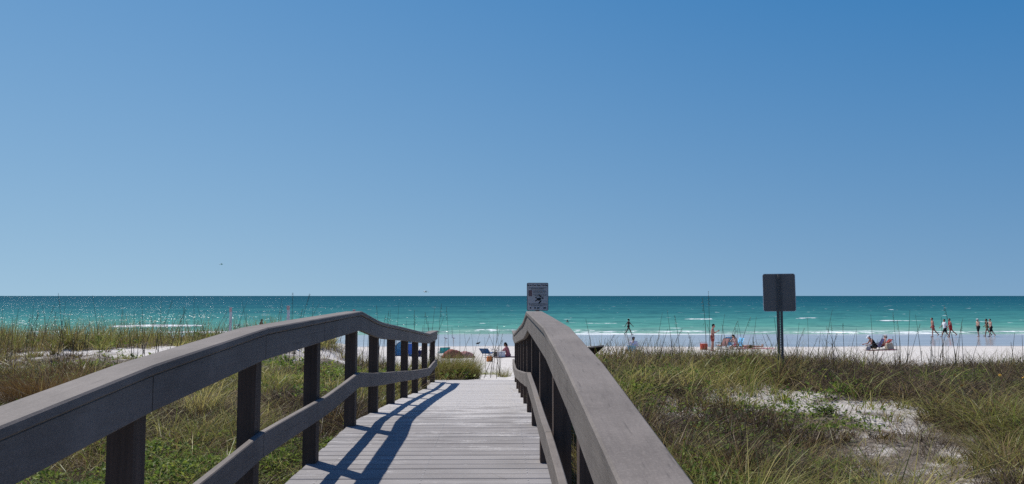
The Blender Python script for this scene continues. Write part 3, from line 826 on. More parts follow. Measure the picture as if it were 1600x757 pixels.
def tussock_thing(name, label, cat, p, n, rad, hmin, hmax, mat, t0, tv, bend=(.1, .8), w=(.004, .008), lift=0.0, flower=0):
    an = rng.uniform(0, 2 * np.pi, n); r = rad * np.sqrt(rng.random(n))
    x = p.x + r * np.cos(an); y = p.y + r * np.sin(an); b = rng.uniform(*bend, n)
    V, F_, T = blades(x, y, rng.uniform(hmin, hmax, n) * (1.1 - .5 * (r / rad) ** 2), rng.uniform(*w, n), an + rng.normal(0, .5, n), rng.uniform(.03, .4, n), b, b * rng.uniform(.3, .7, n), t0 + rng.normal(0, tv, n), 5)
    o = np_mesh(name, V - np.array([p.x, p.y, p.z], np.float32), F_, mat, False, {'tint': np.clip(T, 0, 1)})
    o.location = p
    return tag(o, label, cat)
tussock_thing('grass_tussock', 'tall rust brown grass tussock on the left dune below the bare sand', 'grass tussock', spot(76, 12.4), 5200, .52, .55, 1.0, M['rust'], .5, .25, (.1, .6), (.003, .006))
tussock_thing('grass_tussock', 'rust and green grass tussock at the far left above the railing', 'grass tussock', spot(18, 9.9), 3000, .55, .45, .85, M['rust'], .7, .25, (.2, .9), (.003, .006))
tussock_thing('grass_tussock', 'thick green grass tussock beside the end of the boardwalk', 'grass tussock', spot(707, 18.2), 5200, .62, .38, .84, M['grass'], .52, .22, (.05, .5), (.004, .008))
tussock_thing('grass_tussock', 'small grass tuft on the sandy path below the right railing end', 'grass tussock', spot(787, 24.0), 260, .22, .2, .5, M['grass'], .5, .2, (.1, .6), (.004, .008))
tussock_thing('grass_tussock', 'yellowish low tuft on the sandy path beyond the walk', 'grass tussock', spot(765, 25.5), 420, .36, .12, .34, M['grass'], .8, .2, (.2, .8), (.005, .01))
tussock_thing('grass_tussock', 'long arching pale grass clump at the lower right of the dune', 'grass tussock', spot(1560, 6.6), 420, .24, .3, .56, M['grass'], .40, .2, (.4, 1.1), (.004, .008))
tussock_thing('grass_tussock', 'straw and rust grass tuft between the first two posts of the left railing', 'grass tussock', spot(335, 6.6), 900, .28, .4, .7, M['rust'], .7, .25, (.1, .6), (.003, .006))

# low leafy plant on the bare sand
p = spot(1286, 9.0)
pl = thing('leafy_plant', 'low dark green leafy plant alone on the bare sand patch', 'plant', p)
st = MB(); lf_v = []; lf_f = []; lf_t = []
rr = random.Random(8)
for k in range(26):
    a = rr.uniform(0, 6.28); L = rr.uniform(.07, .2); e = rr.uniform(.25, 1.1)
    tip = Vector((math.cos(a) * L * math.cos(e), math.sin(a) * L * math.cos(e), L * math.sin(e)))
    st.tube([(0, 0, -.03), tip * .5 + Vector((0, 0, .01)), tip], [.004, .003, .002], 5)
    for j in range(5):
        c = tip * rr.uniform(.5, 1); az = a + rr.uniform(-1.4, 1.4); l = rr.uniform(.04, .075); d = Vector((math.cos(az), math.sin(az), rr.uniform(-.2, .6))).normalized()
        s = d.cross(Vector((0, 0, 1))).normalized() * l * .32
        n = len(lf_v); lf_v += [c, c + d * l * .45 + s, c + d * l, c + d * l * .45 - s]; lf_f += [(n, n + 1, n + 2, n + 3)]; lf_t += [rr.uniform(.15, .8)] * 4
st.build('stem', M['oat'], pl)
o = np_mesh('foliage', np.array([tuple(q) for q in lf_v], np.float32), np.array(lf_f), M['leaf'], False, {'tint': np.array(lf_t)}); o.parent = pl

# yellow flowers
M['petal'] = plain('yellow_petal', (.72, .40, .03), .6, .15, 30)
M['petal_o'] = plain('orange_petal', (.62, .22, .03), .6, .2, 30)
M['disc'] = plain('flower_disc', (.12, .045, .02), .8, .2, 60)
M['stalk'] = plain('flower_stalk', (.07, .11, .03), .7, .2, 20)
def flower(px, Y, lift, mat, label, size=.034):
    p = spot(px, Y)
    fl = thing('wild_flower', label, 'flower', p, rng.uniform(0, 6), 'yellow flowers in the right dune grass')
    fl.scale = (1, 1, 1)
    lift += .10; hd = Vector((.02, -.03, lift)); tl = Quaternion((1, 0, 0), R(rng.uniform(15, 60))).to_matrix()
    mb = MB(); mb.tube([(0, 0, -.02), (0, .01, lift * .5), hd], [.003, .0025, .002], 5); mb.build('stem', M['stalk'], fl)
    mb = MB()
    for k in range(12):
        a = 2 * math.pi * k / 12; u = Vector((math.cos(a), math.sin(a), 0)); s = Vector((-math.sin(a), math.cos(a), 0)); z = Vector((0, 0, 1))
        q = [u * .25 - s * .10, u * .7 - s * .22 + z * .08, u * 1.0, u * .7 + s * .22 + z * .08, u * .25 + s * .10]
        mb.add([hd + tl @ (v * size) for v in q], [(0, 1, 2), (0, 2, 3), (0, 3, 4)])
    mb.build('petals', mat, fl)
    mb = MB(); mb.ball(hd + tl @ Vector((0, 0, .004)), (size * .33, size * .33, size * .2), seg=10, rings=6, rot=tl); mb.build('flower_centre', M['disc'], fl)
near_l = 'yellow flower with brown centre low beside the right railing'
for px, Y, lf, mt, lab in ((1079, 6.15, .36, 'petal', 'yellow flower with brown centre, largest beside the right railing'), (1106, 6.6, .38, 'petal', 'yellow flower standing above its neighbours beside the right railing'),
                           (1074, 5.75, .34, 'petal', 'yellow flower at the bottom edge next to the right railing cap'), (1098, 6.9, .36, 'petal_o', 'orange tinged flower behind the yellow ones by the right railing'),
                           (1154, 6.8, .36, 'petal', 'yellow flower apart from the others, right of the group by the railing'), (1243, 11.8, .42, 'petal', 'yellow flower just right of the sign post foot'),
                           (1493, 9.2, .34, 'petal_o', 'orange flower in the middle of the brown grass on the right'), (1556, 9.4, .36, 'petal', 'yellow flower high in the brown grass near the right edge'),
                           (1598, 8.8, .38, 'petal', 'yellow flower at the right edge of the view'), (1504, 8.5, .32, 'petal_o', 'orange flower lowest in the brown grass on the right'),
                           (1447, 10.2, .36, 'petal', 'yellow flower left of those in the brown grass on the right'), (1408, 11.0, .36, 'petal_o', 'orange flower near the crest of the right dune')):
    flower(px, Y, lf, M[mt], lab, .022 if Y < 8 else .018)

# sea oat stalks
def oat_mesh(k):
    rr = random.Random(100 + k); h = 1.0
    lx = rr.uniform(-.10, .22); ly = rr.uniform(-.1, .1); pts = []; n = 9
    for i in range(n):
        t = i / (n - 1); pts.append((lx * t ** 1.6, ly * t ** 1.8, h * t - .05))
    rad = [.0068 * (1 - .72 * i / (n - 1)) for i in range(n)]
    st = MB(); st.tube(pts, rad, 5)
    hd = MB()
    if k % 3 == 0:
        tip = Vector(pts[-1]); 
        for j in range(9):
            q = tip - Vector((lx * .25 * j / 9, ly * .2 * j / 9, .020 * j)); a = rr.uniform(0, 6.28); dr = Vector((math.cos(a) * .022 + .008, math.sin(a) * .015, -.012))
            hd.tube([q, q + dr * .5, q + dr], [.0015, .004, .001], 4)
    lfm = MB()
    for j in range(rr.randint(1, 3)):
        t = rr.uniform(.15, .6); i = int(t * (n - 1)); b = Vector(pts[i]); a = rr.uniform(0, 6.28); L = rr.uniform(.15, .32)
        s = Vector((-math.sin(a), math.cos(a), 0)) * .003; d = Vector((math.cos(a), math.sin(a), 0))
        c = [b, b + d * L * .35 + Vector((0, 0, L * .5)), b + d * L * .8 + Vector((0, 0, L * .55)), b + d * L * 1.05 + Vector((0, 0, L * .3))]
        lfm.add([c[0] - s, c[0] + s, c[1] - s, c[1] + s, c[2] - s, c[2] + s, c[3]], [(0, 1, 3, 2), (2, 3, 5, 4), (4, 5, 6)])
    mb = MB()
    for src in (st, hd, lfm): mb.add(src.v, src.f)
    me = bpy.data.meshes.new('sea_oat'); me.from_pydata(mb.v, [], mb.f); me.materials.append(M['oat'])
    a = me.attributes.new('tint', 'FLOAT', 'POINT'); a.data.foreach_set('value', [rr.uniform(0, .6)] * len(mb.v))
    return me
OATS = [oat_mesh(k) for k in range(9)]
def oat(px, Y, top, label, group):
    p = spot(px, Y); h = at(px, top, Y).z - p.z
    if h < .3: return
    o = link(bpy.data.objects.new('sea_oat', random.choice(OATS)))
    w = random.uniform(.9, 1.25) * (Y / 14) ** .5
    o.location = p; o.scale = (w * random.choice((1, 1, -1)) , w, h); o.rotation_euler = (random.gauss(0, .05), random.gauss(0.05, .09), random.gauss(0, .5))
    tag(o, label, 'sea oat', group)
LR = 'thin tall sea oat stalk standing along the crest of the right dune'
LL = 'thin tall sea oat stalk standing on the left dune against the sea'
LM = 'thin sea oat stalk beside the sandy path past the end of the walk'
rr = random.Random(5)
for k in range(84): oat(rr.uniform(925, 1600), rr.uniform(12.5, 17.5), rr.choice((rr.gauss(520, 10), rr.gauss(500, 14), rr.gauss(530, 8))), LR, 'sea oats on the right dune')
for px, tp in ((1108, 449), (1100, 462), (1170, 490), (1285, 478), (1262, 492), (1412, 478), (1414, 500), (1470, 490), (1300, 500), (1052, 478), (1503, 505), (1440, 486)): oat(px, 13.5, tp, LR, 'sea oats on the right dune')
for k in range(96): oat(rr.uniform(0, 690), rr.uniform(19, 30), rr.choice((rr.gauss(490, 10), rr.gauss(476, 9), rr.gauss(500, 8))), LL, 'sea oats on the left dune')
for px, tp in ((458, 450), (452, 452), (92, 466), (103, 452), (225, 460), (361, 466), (395, 462), (330, 470), (619, 467), (608, 478), (700, 474), (668, 470)): oat(px, 21, tp, LL, 'sea oats on the left dune')
for k in range(17): oat(rr.uniform(688, 792), rr.uniform(20, 27), rr.gauss(512, 12), LM, 'sea oats by the sandy path')

# ------------------------------------------------------------------ people
SK = {'tan': (.36, .20, .13), 'fair': (.50, .31, .235), 'red': (.42, .205, .15), 'dark': (.10, .055, .038), 'brown': (.22, .12, .075)}
M.update({'skin_' + k: plain('skin_' + k, c, .55, .08, 20, .35) for k, c in SK.items()})
def cloth(name, col, var=.2, scale=14): 
    if name not in M: M[name] = plain(name, col, .85, var, scale, .15, bumps=.15)
    return M[name]
M['eye'] = plain('dark_eye', (.02, .015, .012), .3)
M['lip'] = plain('lip', (.28, .09, .08), .5)
PENDING = []     # (object, voxel, extra MB)
def soft(name, mb, mats, parent, voxel=.014, extra=None):
    o = mb.build(name, mats, parent)
    md = o.modifiers.new('r', 'REMESH'); md.mode = 'VOXEL'; md.voxel_size = voxel; md.use_smooth_shade = True
    sm = o.modifiers.new('s', 'SMOOTH'); sm.iterations = 3; sm.factor = .5
    PENDING.append((o, extra)); return o

def person(label, loc, rz, pose, skin='tan', h=1.74, hair=(.03, .02, .015), hairlen=0, wear=(), hat=None, group=None):
    """pose angles in degrees, forward = local +X"""
    P = dict(lean=2, hl=0, hr=0, kl=4, kr=4, sl=0, sr=0, el=12, er=12, abl=9, abr=9, head=0, pel=None, lie=None, spl=0)
    P.update(pose)
    g = thing('person', label, 'person', loc, rz, group)
    k = h / 1.74
    def V(x, y, z): return Vector((x, y, z))
    pel = V(0, 0, 0)
    ln = R(P['lean']); u = V(math.sin(ln), 0, math.cos(ln)); fw = V(math.cos(ln), 0, -math.sin(ln))
    waist = pel + u * .16 * k; chest = pel + u * .36 * k; nb = pel + u * .52 * k
    ha = ln * .6 + R(P['head']); hu = V(math.sin(ha), 0, math.cos(ha)); hf = V(math.cos(ha), 0, -math.sin(ha))
    hc = nb + hu * .155 * k + hf * .015
    J = {}
    for sd, s in (('l', 1), ('r', -1)):
        hip = pel + V(0, s * .085 * k, -.03 * k); a = R(P['h' + sd]); sp_ = R(P['spl']) * s
        kn = hip + V(math.sin(a) * math.cos(sp_), math.sin(sp_), -math.cos(a) * math.cos(sp_)) * .43 * k
        a2 = a - R(P['k' + sd]); an = kn + V(math.sin(a2), 0, -math.cos(a2)) * .41 * k
        a3 = a2 + R(90 if P['k' + sd] < 60 else 75) ; 
        ft = min(a3, R(100)) if P['pel'] is None else a3
        toe = an + V(math.sin(ft), 0, -math.cos(ft)) * .17 * k
        sh = pel + u * .475 * k + V(0, s * .175 * k, 0); b = R(P['s' + sd]) + 0; ab = R(P['ab' + sd]) * s
        ebw = sh + V(math.sin(b) * math.cos(ab), math.sin(ab), -math.cos(b) * math.cos(ab)) * .29 * k
        b2 = b + R(P['e' + sd]); fd = V(math.sin(b2) * math.cos(ab * .5), math.sin(ab * .5), -math.cos(b2) * math.cos(ab * .5))
        wr = ebw + fd * .25 * k
        J[sd] = dict(hip=hip, kn=kn, an=an, toe=toe, sh=sh, el=ebw, wr=wr, fd=fd, heel=an + V(0, 0, -.0) )
    if P['pel'] is None:
        low = min(min(J[s]['an'].z - .075 * k, J[s]['toe'].z - .035 * k) for s in 'lr'); off = V(0, 0, -low)
    else: off = V(0, 0, P['pel'])
    T = Matrix.Identity(3)
    if P['lie'] is not None: T = Matrix.Rotation(R(P['lie']), 3, 'Y')
    def W(p): return T @ p + off
    mb = MB()
    def cap(a, ra, b, rb): mb.capsule(W(a), ra * k, W(b), rb * k)
    for s in (1, -1):
        y = V(0, s * .062 * k, 0); cap(pel + y, .108, waist + y * .75, .098); cap(waist + y * .75, .098, chest + y * 1.15, .105); cap(chest + y * 1.15, .105, pel + u * .455 * k + y * 1.2, .075)
        cap(pel + y * 1.2 - fw * .035, .100, pel + y - V(0, 0, .05), .095)
    cap(J['l']['sh'], .055, J['r']['sh'], .055); cap(pel + u * .44 * k, .085, nb, .055); cap(nb, .055, hc - hu * .03, .052)
    mb.ball(W(hc), (.093 * k, .078 * k, .118 * k), rot=T @ Matrix.Rotation(ha, 3, 'Y'))
    cap(hc + hf * .045 - hu * .05, .052, hc + hf * .055 - hu * .075, .036)       # jaw
    cap(hc + hf * .088 - hu * .005, .012, hc + hf * .104 - hu * .028, .014)      # nose
    for s in (1, -1): cap(hc + V(0, s * .078 * k, 0) + hu * .01, .016, hc + V(0, s * .078 * k, 0) - hu * .025, .011)
    ex = MB()
    for sd, s in (('l', 1), ('r', -1)):
        j = J[sd]
        cap(j['hip'], .088, j['kn'], .056); cap(j['kn'], .056, j['kn'] + (j['an'] - j['kn']) * .35, .056); cap(j['kn'] + (j['an'] - j['kn']) * .35, .056, j['an'], .037)
        dn = (j['toe'] - j['an']).normalized(); upf = V(-dn.z, 0, dn.x)
        cap(j['an'] - upf * .035 - dn * .035, .038, j['toe'] - upf * .048, .028); cap(j['an'], .038, j['an'] - upf * .035 + dn * .02, .036)
        cap(j['sh'], .056, j['el'], .040); cap(j['el'], .040, j['wr'], .027)
        fd = j['fd']; pal = j['wr'] + fd * .055 * k
        cap(j['wr'], .026, pal, .028); 
        sidev = V(0, 1, 0).cross(fd).normalized()      # across the palm
        for q in (-.016, .016): cap(j['wr'] + fd * .03 * k + sidev * q * k, .017, pal + sidev * q * 1.2 * k, .015)
        inn = V(0, -s, 0)
        for q, L in ((-.028, .058), (-.0095, .072), (.0095, .076), (.028, .066)):
            a0 = pal + sidev * q * k; d1 = (fd + sidev * q * 3 + inn * .12).normalized(); a1 = a0 + d1 * L * .5 * k; a2 = a1 + (d1 + inn * .35).normalized() * L * .5 * k
            ex.tube([W(a0), W(a1), W(a2)], [.0095 * k, .009 * k, .007 * k], 6)
        a0 = j['wr'] + fd * .03 * k + sidev * .028 * k; a1 = a0 + (sidev * .8 + fd * .7).normalized() * .035 * k; a2 = a1 + (fd + sidev * .25).normalized() * .03 * k
        ex.tube([W(a0), W(a1), W(a2)], [.012 * k, .0105 * k, .008 * k], 6)
    for s in (1, -1):
        ex.ball(W(hc + hf * .083 * k + V(0, s * .032 * k, 0) + hu * .012), .011 * k, mat=1, seg=8, rings=6)
    ex.tube([W(hc + hf * .086 * k + V(0, -.022, 0) - hu * .052), W(hc + hf * .093 * k - hu * .052), W(hc + hf * .086 * k + V(0, .022, 0) - hu * .052)], .006 * k, 6, mat=2)
    soft('body', mb, [M['skin_' + skin], M['eye'], M['lip']], g, .013, ex)
    # hair as a cap over the back and top of the head
    if hair is not None:
        hm = MB(); rot = T @ Matrix.Rotation(ha, 3, 'Y')
        hm.ball(W(hc - hf * .018 * k + hu * .022 * k), (.096 * k, .086 * k, .112 * k), rot=rot)
        if hairlen > 0: hm.capsule(W(hc - hf * .05 * k), .075 * k, W(hc - hf * .075 * k - hu * hairlen * k), .05 * k)
        elif hairlen < 0: hm.ball(W(hc - hf * .11 * k + hu * .05 * k), .05 * k)
        hn = 'hair_%d' % int(hair[0] * 1000)
        soft('hair', hm, cloth(hn, hair, .3, 40), g, .015)
    if hat:
        hm = MB(); rot = T @ Matrix.Rotation(ha - .12, 3, 'Y')
        hm.ball(W(hc + hu * .055 * k - hf * .005), (.108 * k, .096 * k, .078 * k), rot=rot)
        if hat[0] == 'cap': hm.ball(W(hc + hu * .05 * k + hf * .12 * k), (.075 * k, .07 * k, .014 * k), rot=rot)
        else: hm.ball(W(hc + hu * .045 * k), (.19 * k, .18 * k, .016 * k), rot=rot)
        soft('hat', hm, cloth(*hat[1:]), g, .010)
    for w in wear:
        cm = MB()
        def cc(a, ra, b, rb): cm.capsule(W(a), ra * k, W(b), rb * k)
        kind = w[0]
        if kind in ('shorts', 'trunks', 'briefs'):
            fr = {'shorts': .80, 'trunks': .52, 'briefs': .06}[kind]
            for sd, s in (('l', 1), ('r', -1)):
                y = V(0, s * .062 * k, 0); j = J[sd]
                if kind != 'briefs': cc(j['hip'], .112, j['hip'] + (j['kn'] - j['hip']) * fr, .098)
                cc(pel + y + u * .05, .113, pel + y - V(0, 0, .04), .112); cc(pel + y * 1.2 - fw * .035, .110, pel + y - V(0, 0, .05), .106)
        elif kind in ('shirt', 'tank', 'dress'):
            for sd, s in (('l', 1), ('r', -1)):
                y = V(0, s * .062 * k, 0); j = J[sd]
                cc(pel + y - u * .02, .125, waist + y, .122); cc(waist + y, .122, chest + y * 1.15, .118); cc(chest + y * 1.15, .118, pel + u * .45 * k + y * 1.2, .085)
                if kind == 'shirt': cc(j['sh'], .070, j['sh'] + (j['el'] - j['sh']) * .75, .066)
                if kind == 'dress': cc(j['hip'], .125, j['hip'] + (j['kn'] - j['hip']) * .6, .14)
            cc(J['l']['sh'] * .8 + J['r']['sh'] * .2, .062, J['r']['sh'] * .8 + J['l']['sh'] * .2, .062)
        elif kind == 'top':
            for s in (1, -1):
                y = V(0, s * .075 * k, 0); cc(chest + y - u * .02, .113, chest + y + u * .03, .113)
        elif kind == 'pack':
            cm.box(W(chest - fw * .16 * k), (.14 * k, .28 * k, .40 * k), T @ Matrix.Rotation(ln, 3, 'Y'), bevel=.05)
        soft({'trunks': 'swim_shorts', 'briefs': 'swim_bottoms', 'top': 'swim_top', 'pack': 'backpack', 'tank': 'vest'}.get(kind, kind), cm, cloth(*w[1:]), g, .016)
    return g

LEFT = R(180)
def walk(px, Y, label, rz, pose, **kw):
    p = spot(px, Y); p.z = max(p.z, -.02); return person(label, p, rz, pose, **kw)
BLK = ('black_cloth', (.012, .012, .015)); RED = ('red_cloth', (.42, .03, .035)); WHT = ('white_cloth', (.72, .72, .74), .05)
# three walkers, then three more, along the water's edge on the right
walk(1457, 72, 'bare chested walker in red swim shorts leading the group along the water', R(172), dict(lean=4, hl=8, kl=6, hr=-30, kr=12, sl=10, sr=-10, er=25, el=30), skin='red', h=1.80, hair=(.035, .025, .02), wear=(('trunks', 'faded_red', (.36, .09, .08)),))
walk(1476, 70.5, 'walker in white shirt and black shorts beside the water', R(178), dict(lean=4, hl=32, kl=14, hr=-22, kr=14, sl=-18, sr=22, el=20, er=24), skin='tan', h=1.74, hair=(.02, .015, .012), wear=(('shirt',) + WHT, ('shorts',) + BLK))
walk(1484.5, 71.5, 'walker in red swimwear right behind the one in the white shirt', R(176), dict(lean=6, hl=14, kl=4, hr=-34, kr=16, sl=20, sr=-15, el=30, er=20), skin='red', h=1.76, hair=(.02, .015, .012), wear=(('tank',) + RED, ('trunks',) + RED))
walk(1528, 72.5, 'bare chested walker in black shorts and pale cap among the right hand three', R(186), dict(lean=3, hl=16, kl=24, hr=-6, kr=4, sl=20, sr=-12, el=55, er=15), skin='fair', h=1.70, hair=(.03, .02, .015), hat=('cap', 'pale_cap', (.62, .60, .58), .05), wear=(('shorts',) + BLK,))
walk(1541.5, 73, 'walker half hidden behind the rightmost one, one arm swung forward', R(174), dict(lean=4, hl=20, kl=10, hr=-24, kr=14, sl=32, sr=-20, el=20, er=20), skin='brown', h=1.70, hair=(.015, .012, .01), hairlen=.08, wear=(('top',) + BLK, ('briefs', 'olive_cloth', (.12, .12, .06))))
walk(1547.5, 72, 'rightmost walker on the beach, bare chested with black shorts', R(182), dict(lean=5, hl=20, kl=10, hr=-26, kr=14, sl=14, sr=-22, el=25, er=15), skin='fair', h=1.72, hair=(.02, .015, .012), wear=(('shorts',) + BLK,))
walk(982, 78, 'person in black swimwear striding along the waterline right of the railing', R(8), dict(lean=2, hl=28, kl=6, hr=-26, kr=10, sl=-38, sr=34, el=12, er=12, abl=18, abr=18), skin='dark', h=1.70, hair=(.012, .01, .01), hairlen=-1, wear=(('top',) + BLK, ('briefs',) + BLK))
walk(407, 73, 'tanned person with bare torso walking by the water, seen above the left railing', R(-12), dict(lean=9, hl=18, kl=8, hr=-18, kr=10, sl=22, sr=12, el=48, er=40, head=14), skin='brown', h=1.78, hair=(.04, .03, .022), wear=(('trunks', 'maroon_cloth', (.16, .04, .04)),))
walk(1113, 49, 'bare chested standing man with black hair beside the red cooler', R(-20), dict(lean=1, hl=2, hr=-3, sl=16, sr=-6, el=105, er=28, head=14), skin='red', h=1.74, hair=(.012, .01, .01), wear=(('trunks', 'brick_cloth', (.28, .06, .05)),))
# swimmer
p = at(886.5, 503, 116)
person('swimmer with head and shoulders above the sea near the right railing crest', (p.x, 116, -1.32), R(90), dict(lean=4, sl=30, sr=30, el=60, er=60), skin='red', h=1.74, hair=(.03, .015, .01))

# ------------------------------------------------------------------ beach furniture
M['tube'] = plain('pale_tube', (.55, .55, .56), .35, .05, 10, .5)
M['tubedark'] = plain('dark_tube', (.05, .05, .055), .4, .05, 10, .5)
def chair(label, loc, rz, mat, recl=32, w=.56, frame='tube', seat=.17, towel=None, kindname='beach_chair', bl=.62):
    """low sling chair, front = local +X"""
    g = thing(kindname, label, 'beach chair', loc, rz)
    r = R(recl); bk = Vector((-math.sin(r), 0, math.cos(r)))
    a = Vector((-.22, 0, seat + .02)); tp = a + bk * bl; fr_ = Vector((.26, 0, seat + .08))
    mb = MB()
    for s in (1, -1):
        y = Vector((0, s * w / 2, 0))
        mb.tube([tp + y, a + y, a + y + bk * -.17, ], .012, 8)
        mb.tube([a + y, fr_ + y, Vector((.24, 0, .0)) + y], .012, 8)
        mb.tube([a + y + bk * .26, Vector((.20, 0, seat + .27)) + y, Vector((.12, 0, seat + .03)) + y], .012, 8)
    mb.tube([tp - Vector((0, w / 2, 0)), tp + Vector((0, w / 2, 0))], .012, 8); mb.tube([a + bk * -.17 - Vector((0, w / 2, 0)), a + bk * -.17 + Vector((0, w / 2, 0))], .012, 8)
    mb.build('frame', M[frame], g)
    def sling(p, q, sag, nm, m):
        mb = MB(); n = 7; ny = 5; d = q - p; nr = d.cross(Vector((0, 1, 0))).normalized()
        vs = []; 
        for lay in (0, .008):
            for i in range(n):
                for j in range(ny):
                    t = i / (n - 1); s = j / (ny - 1)
                    vs.append(p + d * t + Vector((0, (s - .5) * (w - .01), 0)) + nr * (sag * math.sin(math.pi * t) * (1 - .5 * (2 * s - 1) ** 2) + lay))
        f = []; o = n * ny
        for i in range(n - 1):
            for j in range(ny - 1):
                q0 = i * ny + j; f.append((q0, q0 + 1, q0 + ny + 1, q0 + ny)); f.append((o + q0, o + q0 + ny, o + q0 + ny + 1, o + q0 + 1))
        for i in range(n - 1):
            for j in (0, ny - 1): q0 = i * ny + j; f.append((q0, q0 + ny, o + q0 + ny, o + q0))
        for j in range(ny - 1):
            for i in (0, n - 1): q0 = i * ny + j; f.append((q0, q0 + 1, o + q0 + 1, o + q0))
        mb.add(vs, f, 0, True); return mb.build(nm, m, g)
    sling(a + bk * .02, tp, -.03, 'backrest', mat); sling(a, fr_, .03, 'seat', mat)
    mb = MB()
    for s in (1, -1): mb.box(Vector((.03, s * w / 2, seat + .275)), (.30, .045, .022), bevel=.006)
    mb.build('armrests', M[frame], g)
    return g
def soft_bag(name, label, cat, loc, rz, mat, d=(.34, .18, .30), handles=True, squash=.8, hm=None):
    g = thing(name, label, cat, loc, rz)
    mb = MB(); bm = bmesh.new(); bmesh.ops.create_cube(bm, size=1); bmesh.ops.subdivide_edges(bm, edges=bm.edges[:], cuts=5, use_grid_fill=True)
    rr = random.Random(label)
    for v in bm.verts:
        t = v.co.z + .5; s = 1 - (1 - squash) * t; bul = 1 + .12 * math.sin(math.pi * t)
        v.co = Vector((v.co.x * d[0] * bul * (1 - .1 * t), v.co.y * d[1] * s * bul, t * d[2])) + Vector((rr.gauss(0, .005), rr.gauss(0, .005), rr.gauss(0, .006) * t))
    mb.bm(bm, 0, True); mb.build('body', mat, g)
    if handles:
        mb = MB()
        for s in (1, -1):
            pts = [(d[0] * .28 * math.cos(a), s * d[1] * .36, d[2] * .9 + d[2] * .5 * math.sin(a)) for a in np.linspace(0, math.pi, 9)]
            mb.tube(pts, .011, 6)
        mb.build('handles', hm or mat, g)
    return g
def towel(label, loc, rz, mat, w=.8, l=1.7):
    nx, ny = 26, 12; X_, Y_ = np.meshgrid(np.linspace(-l / 2, l / 2, nx), np.linspace(-w / 2, w / 2, ny)); c, s = math.cos(rz), math.sin(rz)
    wx = loc[0] + X_ * c - Y_ * s; wy = loc[1] + X_ * s + Y_ * c
    Z_ = H(wx, wy) + .022 + .03 * (fbm(wx * 4, wy * 4, 61, 3) - .3).clip(0)
    V_ = np.stack([wx - loc[0], wy - loc[1], Z_ - loc[2]], -1).reshape(-1, 3)
    i = np.arange(nx * ny).reshape(ny, nx); f = np.stack([i[:-1, :-1], i[:-1, 1:], i[1:, 1:], i[1:, :-1]], -1).reshape(-1, 4)
    Vb = V_ - np.array([0, 0, .012])
    n = nx * ny; fb = f[:, ::-1] + n
    edge = list(i[0, :]) + list(i[1:, -1]) + list(i[-1, -2::-1]) + list(i[-2:0, 0])
    e = np.array([(edge[k], edge[(k + 1) % len(edge)], edge[(k + 1) % len(edge)] + n, edge[k] + n) for k in range(len(edge))])
    o = np_mesh('towel', np.concatenate([V_, Vb]), np.concatenate([f, fb, e]), mat, True); o.location = loc
    return tag(o, label, 'towel')
def cooler(label, loc, rz, body, lid, d=(.42, .30, .32)):
    g = thing('cooler', label, 'cooler', loc, rz)
    mb = MB(); mb.box((0, 0, d[2] * .42), (d[0], d[1], d[2] * .84), bevel=.025); mb.build('body', body, g)
    mb = MB(); mb.box((0, 0, d[2] * .92), (d[0] * 1.03, d[1] * 1.04, d[2] * .15), bevel=.02); mb.build('lid', lid, g)
    mb = MB()
    mb.tube([(-d[0] * .53, 0, d[2] * .7), (-d[0] * .5, 0, d[2] * 1.25), (d[0] * .5, 0, d[2] * 1.25), (d[0] * .53, 0, d[2] * .7)], .012, 8); mb.build('handle', lid, g)
    return g

SIT = dict(lean=-22, hl=82, hr=78, kl=70, kr=62, sl=30, sr=26, el=45, er=50, pel=.27, spl=6)
def seat_person(label, loc, rz, over=None, **kw):
    p = dict(SIT); p.update(over or {}); return person(label, loc, rz, p, **kw)
BLUE = cloth('blue_canvas', (.03, .10, .24)); TEAL = cloth('teal_canvas', (.05, .36, .38)); NAVY = cloth('navy_canvas', (.02, .025, .09)); SKYB = cloth('sky_canvas', (.16, .42, .66))
MAR = cloth('maroon_print', (.26, .09, .07), .75, 16); MAU = cloth('mauve_print', (.34, .17, .17), .7, 18); PNK = cloth('pink_print', (.64, .36, .32), .5, 12); ORG = cloth('orange_cloth', (.52, .17, .05), .3)
# between the railings
chair('teal canvas beach chair beside the end of the left railing', spot(693, 44), R(105), TEAL, 40, bl=.46)
def heap(label, loc, rz, mat, d, seed):
    n, m_ = 28, 12; vs = []; fs = []
    for j in range(m_ + 1):
        b_ = math.pi / 2 * j / m_
        for i in range(n):
            a = 2 * math.pi * i / n
            k = 1 + .35 * (float(fbm(np.array([math.cos(a) * 1.4 + seed]), np.array([math.sin(a) * 1.4 + j * .22]), seed, 3)[0]) - .5) * 2
            vs.append((d[0] / 2 * math.cos(a) * math.cos(b_) * k, d[1] / 2 * math.sin(a) * math.cos(b_) * k, d[2] * math.sin(b_) * (k if j < m_ else 1) - .02))
    for j in range(m_):
        for i in range(n): fs.append((j * n + i, j * n + (i + 1) % n, (j + 1) * n + (i + 1) % n, (j + 1) * n + i))
    fs.append(tuple(range(n - 1, -1, -1)))
    mb = MB(); mb.add(vs, fs, 0, True); o = mb.build('towel_heap', mat); o.location = loc; o.rotation_euler = (0, 0, rz); tag(o, label, 'towels')
heap('heap of red brown printed towels left of the sandy path', spot(706, 42.5), .1, MAR, (1.1, .6, .47), 3)
heap('lower heap of mauve printed towels right of the red brown heap', spot(726, 42.9), -.1, MAU, (1.15, .7, .36), 7)
chair('royal blue beach chair left of the white cooler', spot(763, 43.5), R(65), BLUE, 52, bl=.52)
soft_bag('beach_bag', 'grey beach bag against the white cooler', 'bag', spot(775.5, 43.3), R(10), cloth('grey_bag', (.17, .15, .14)), (.28, .2, .28))
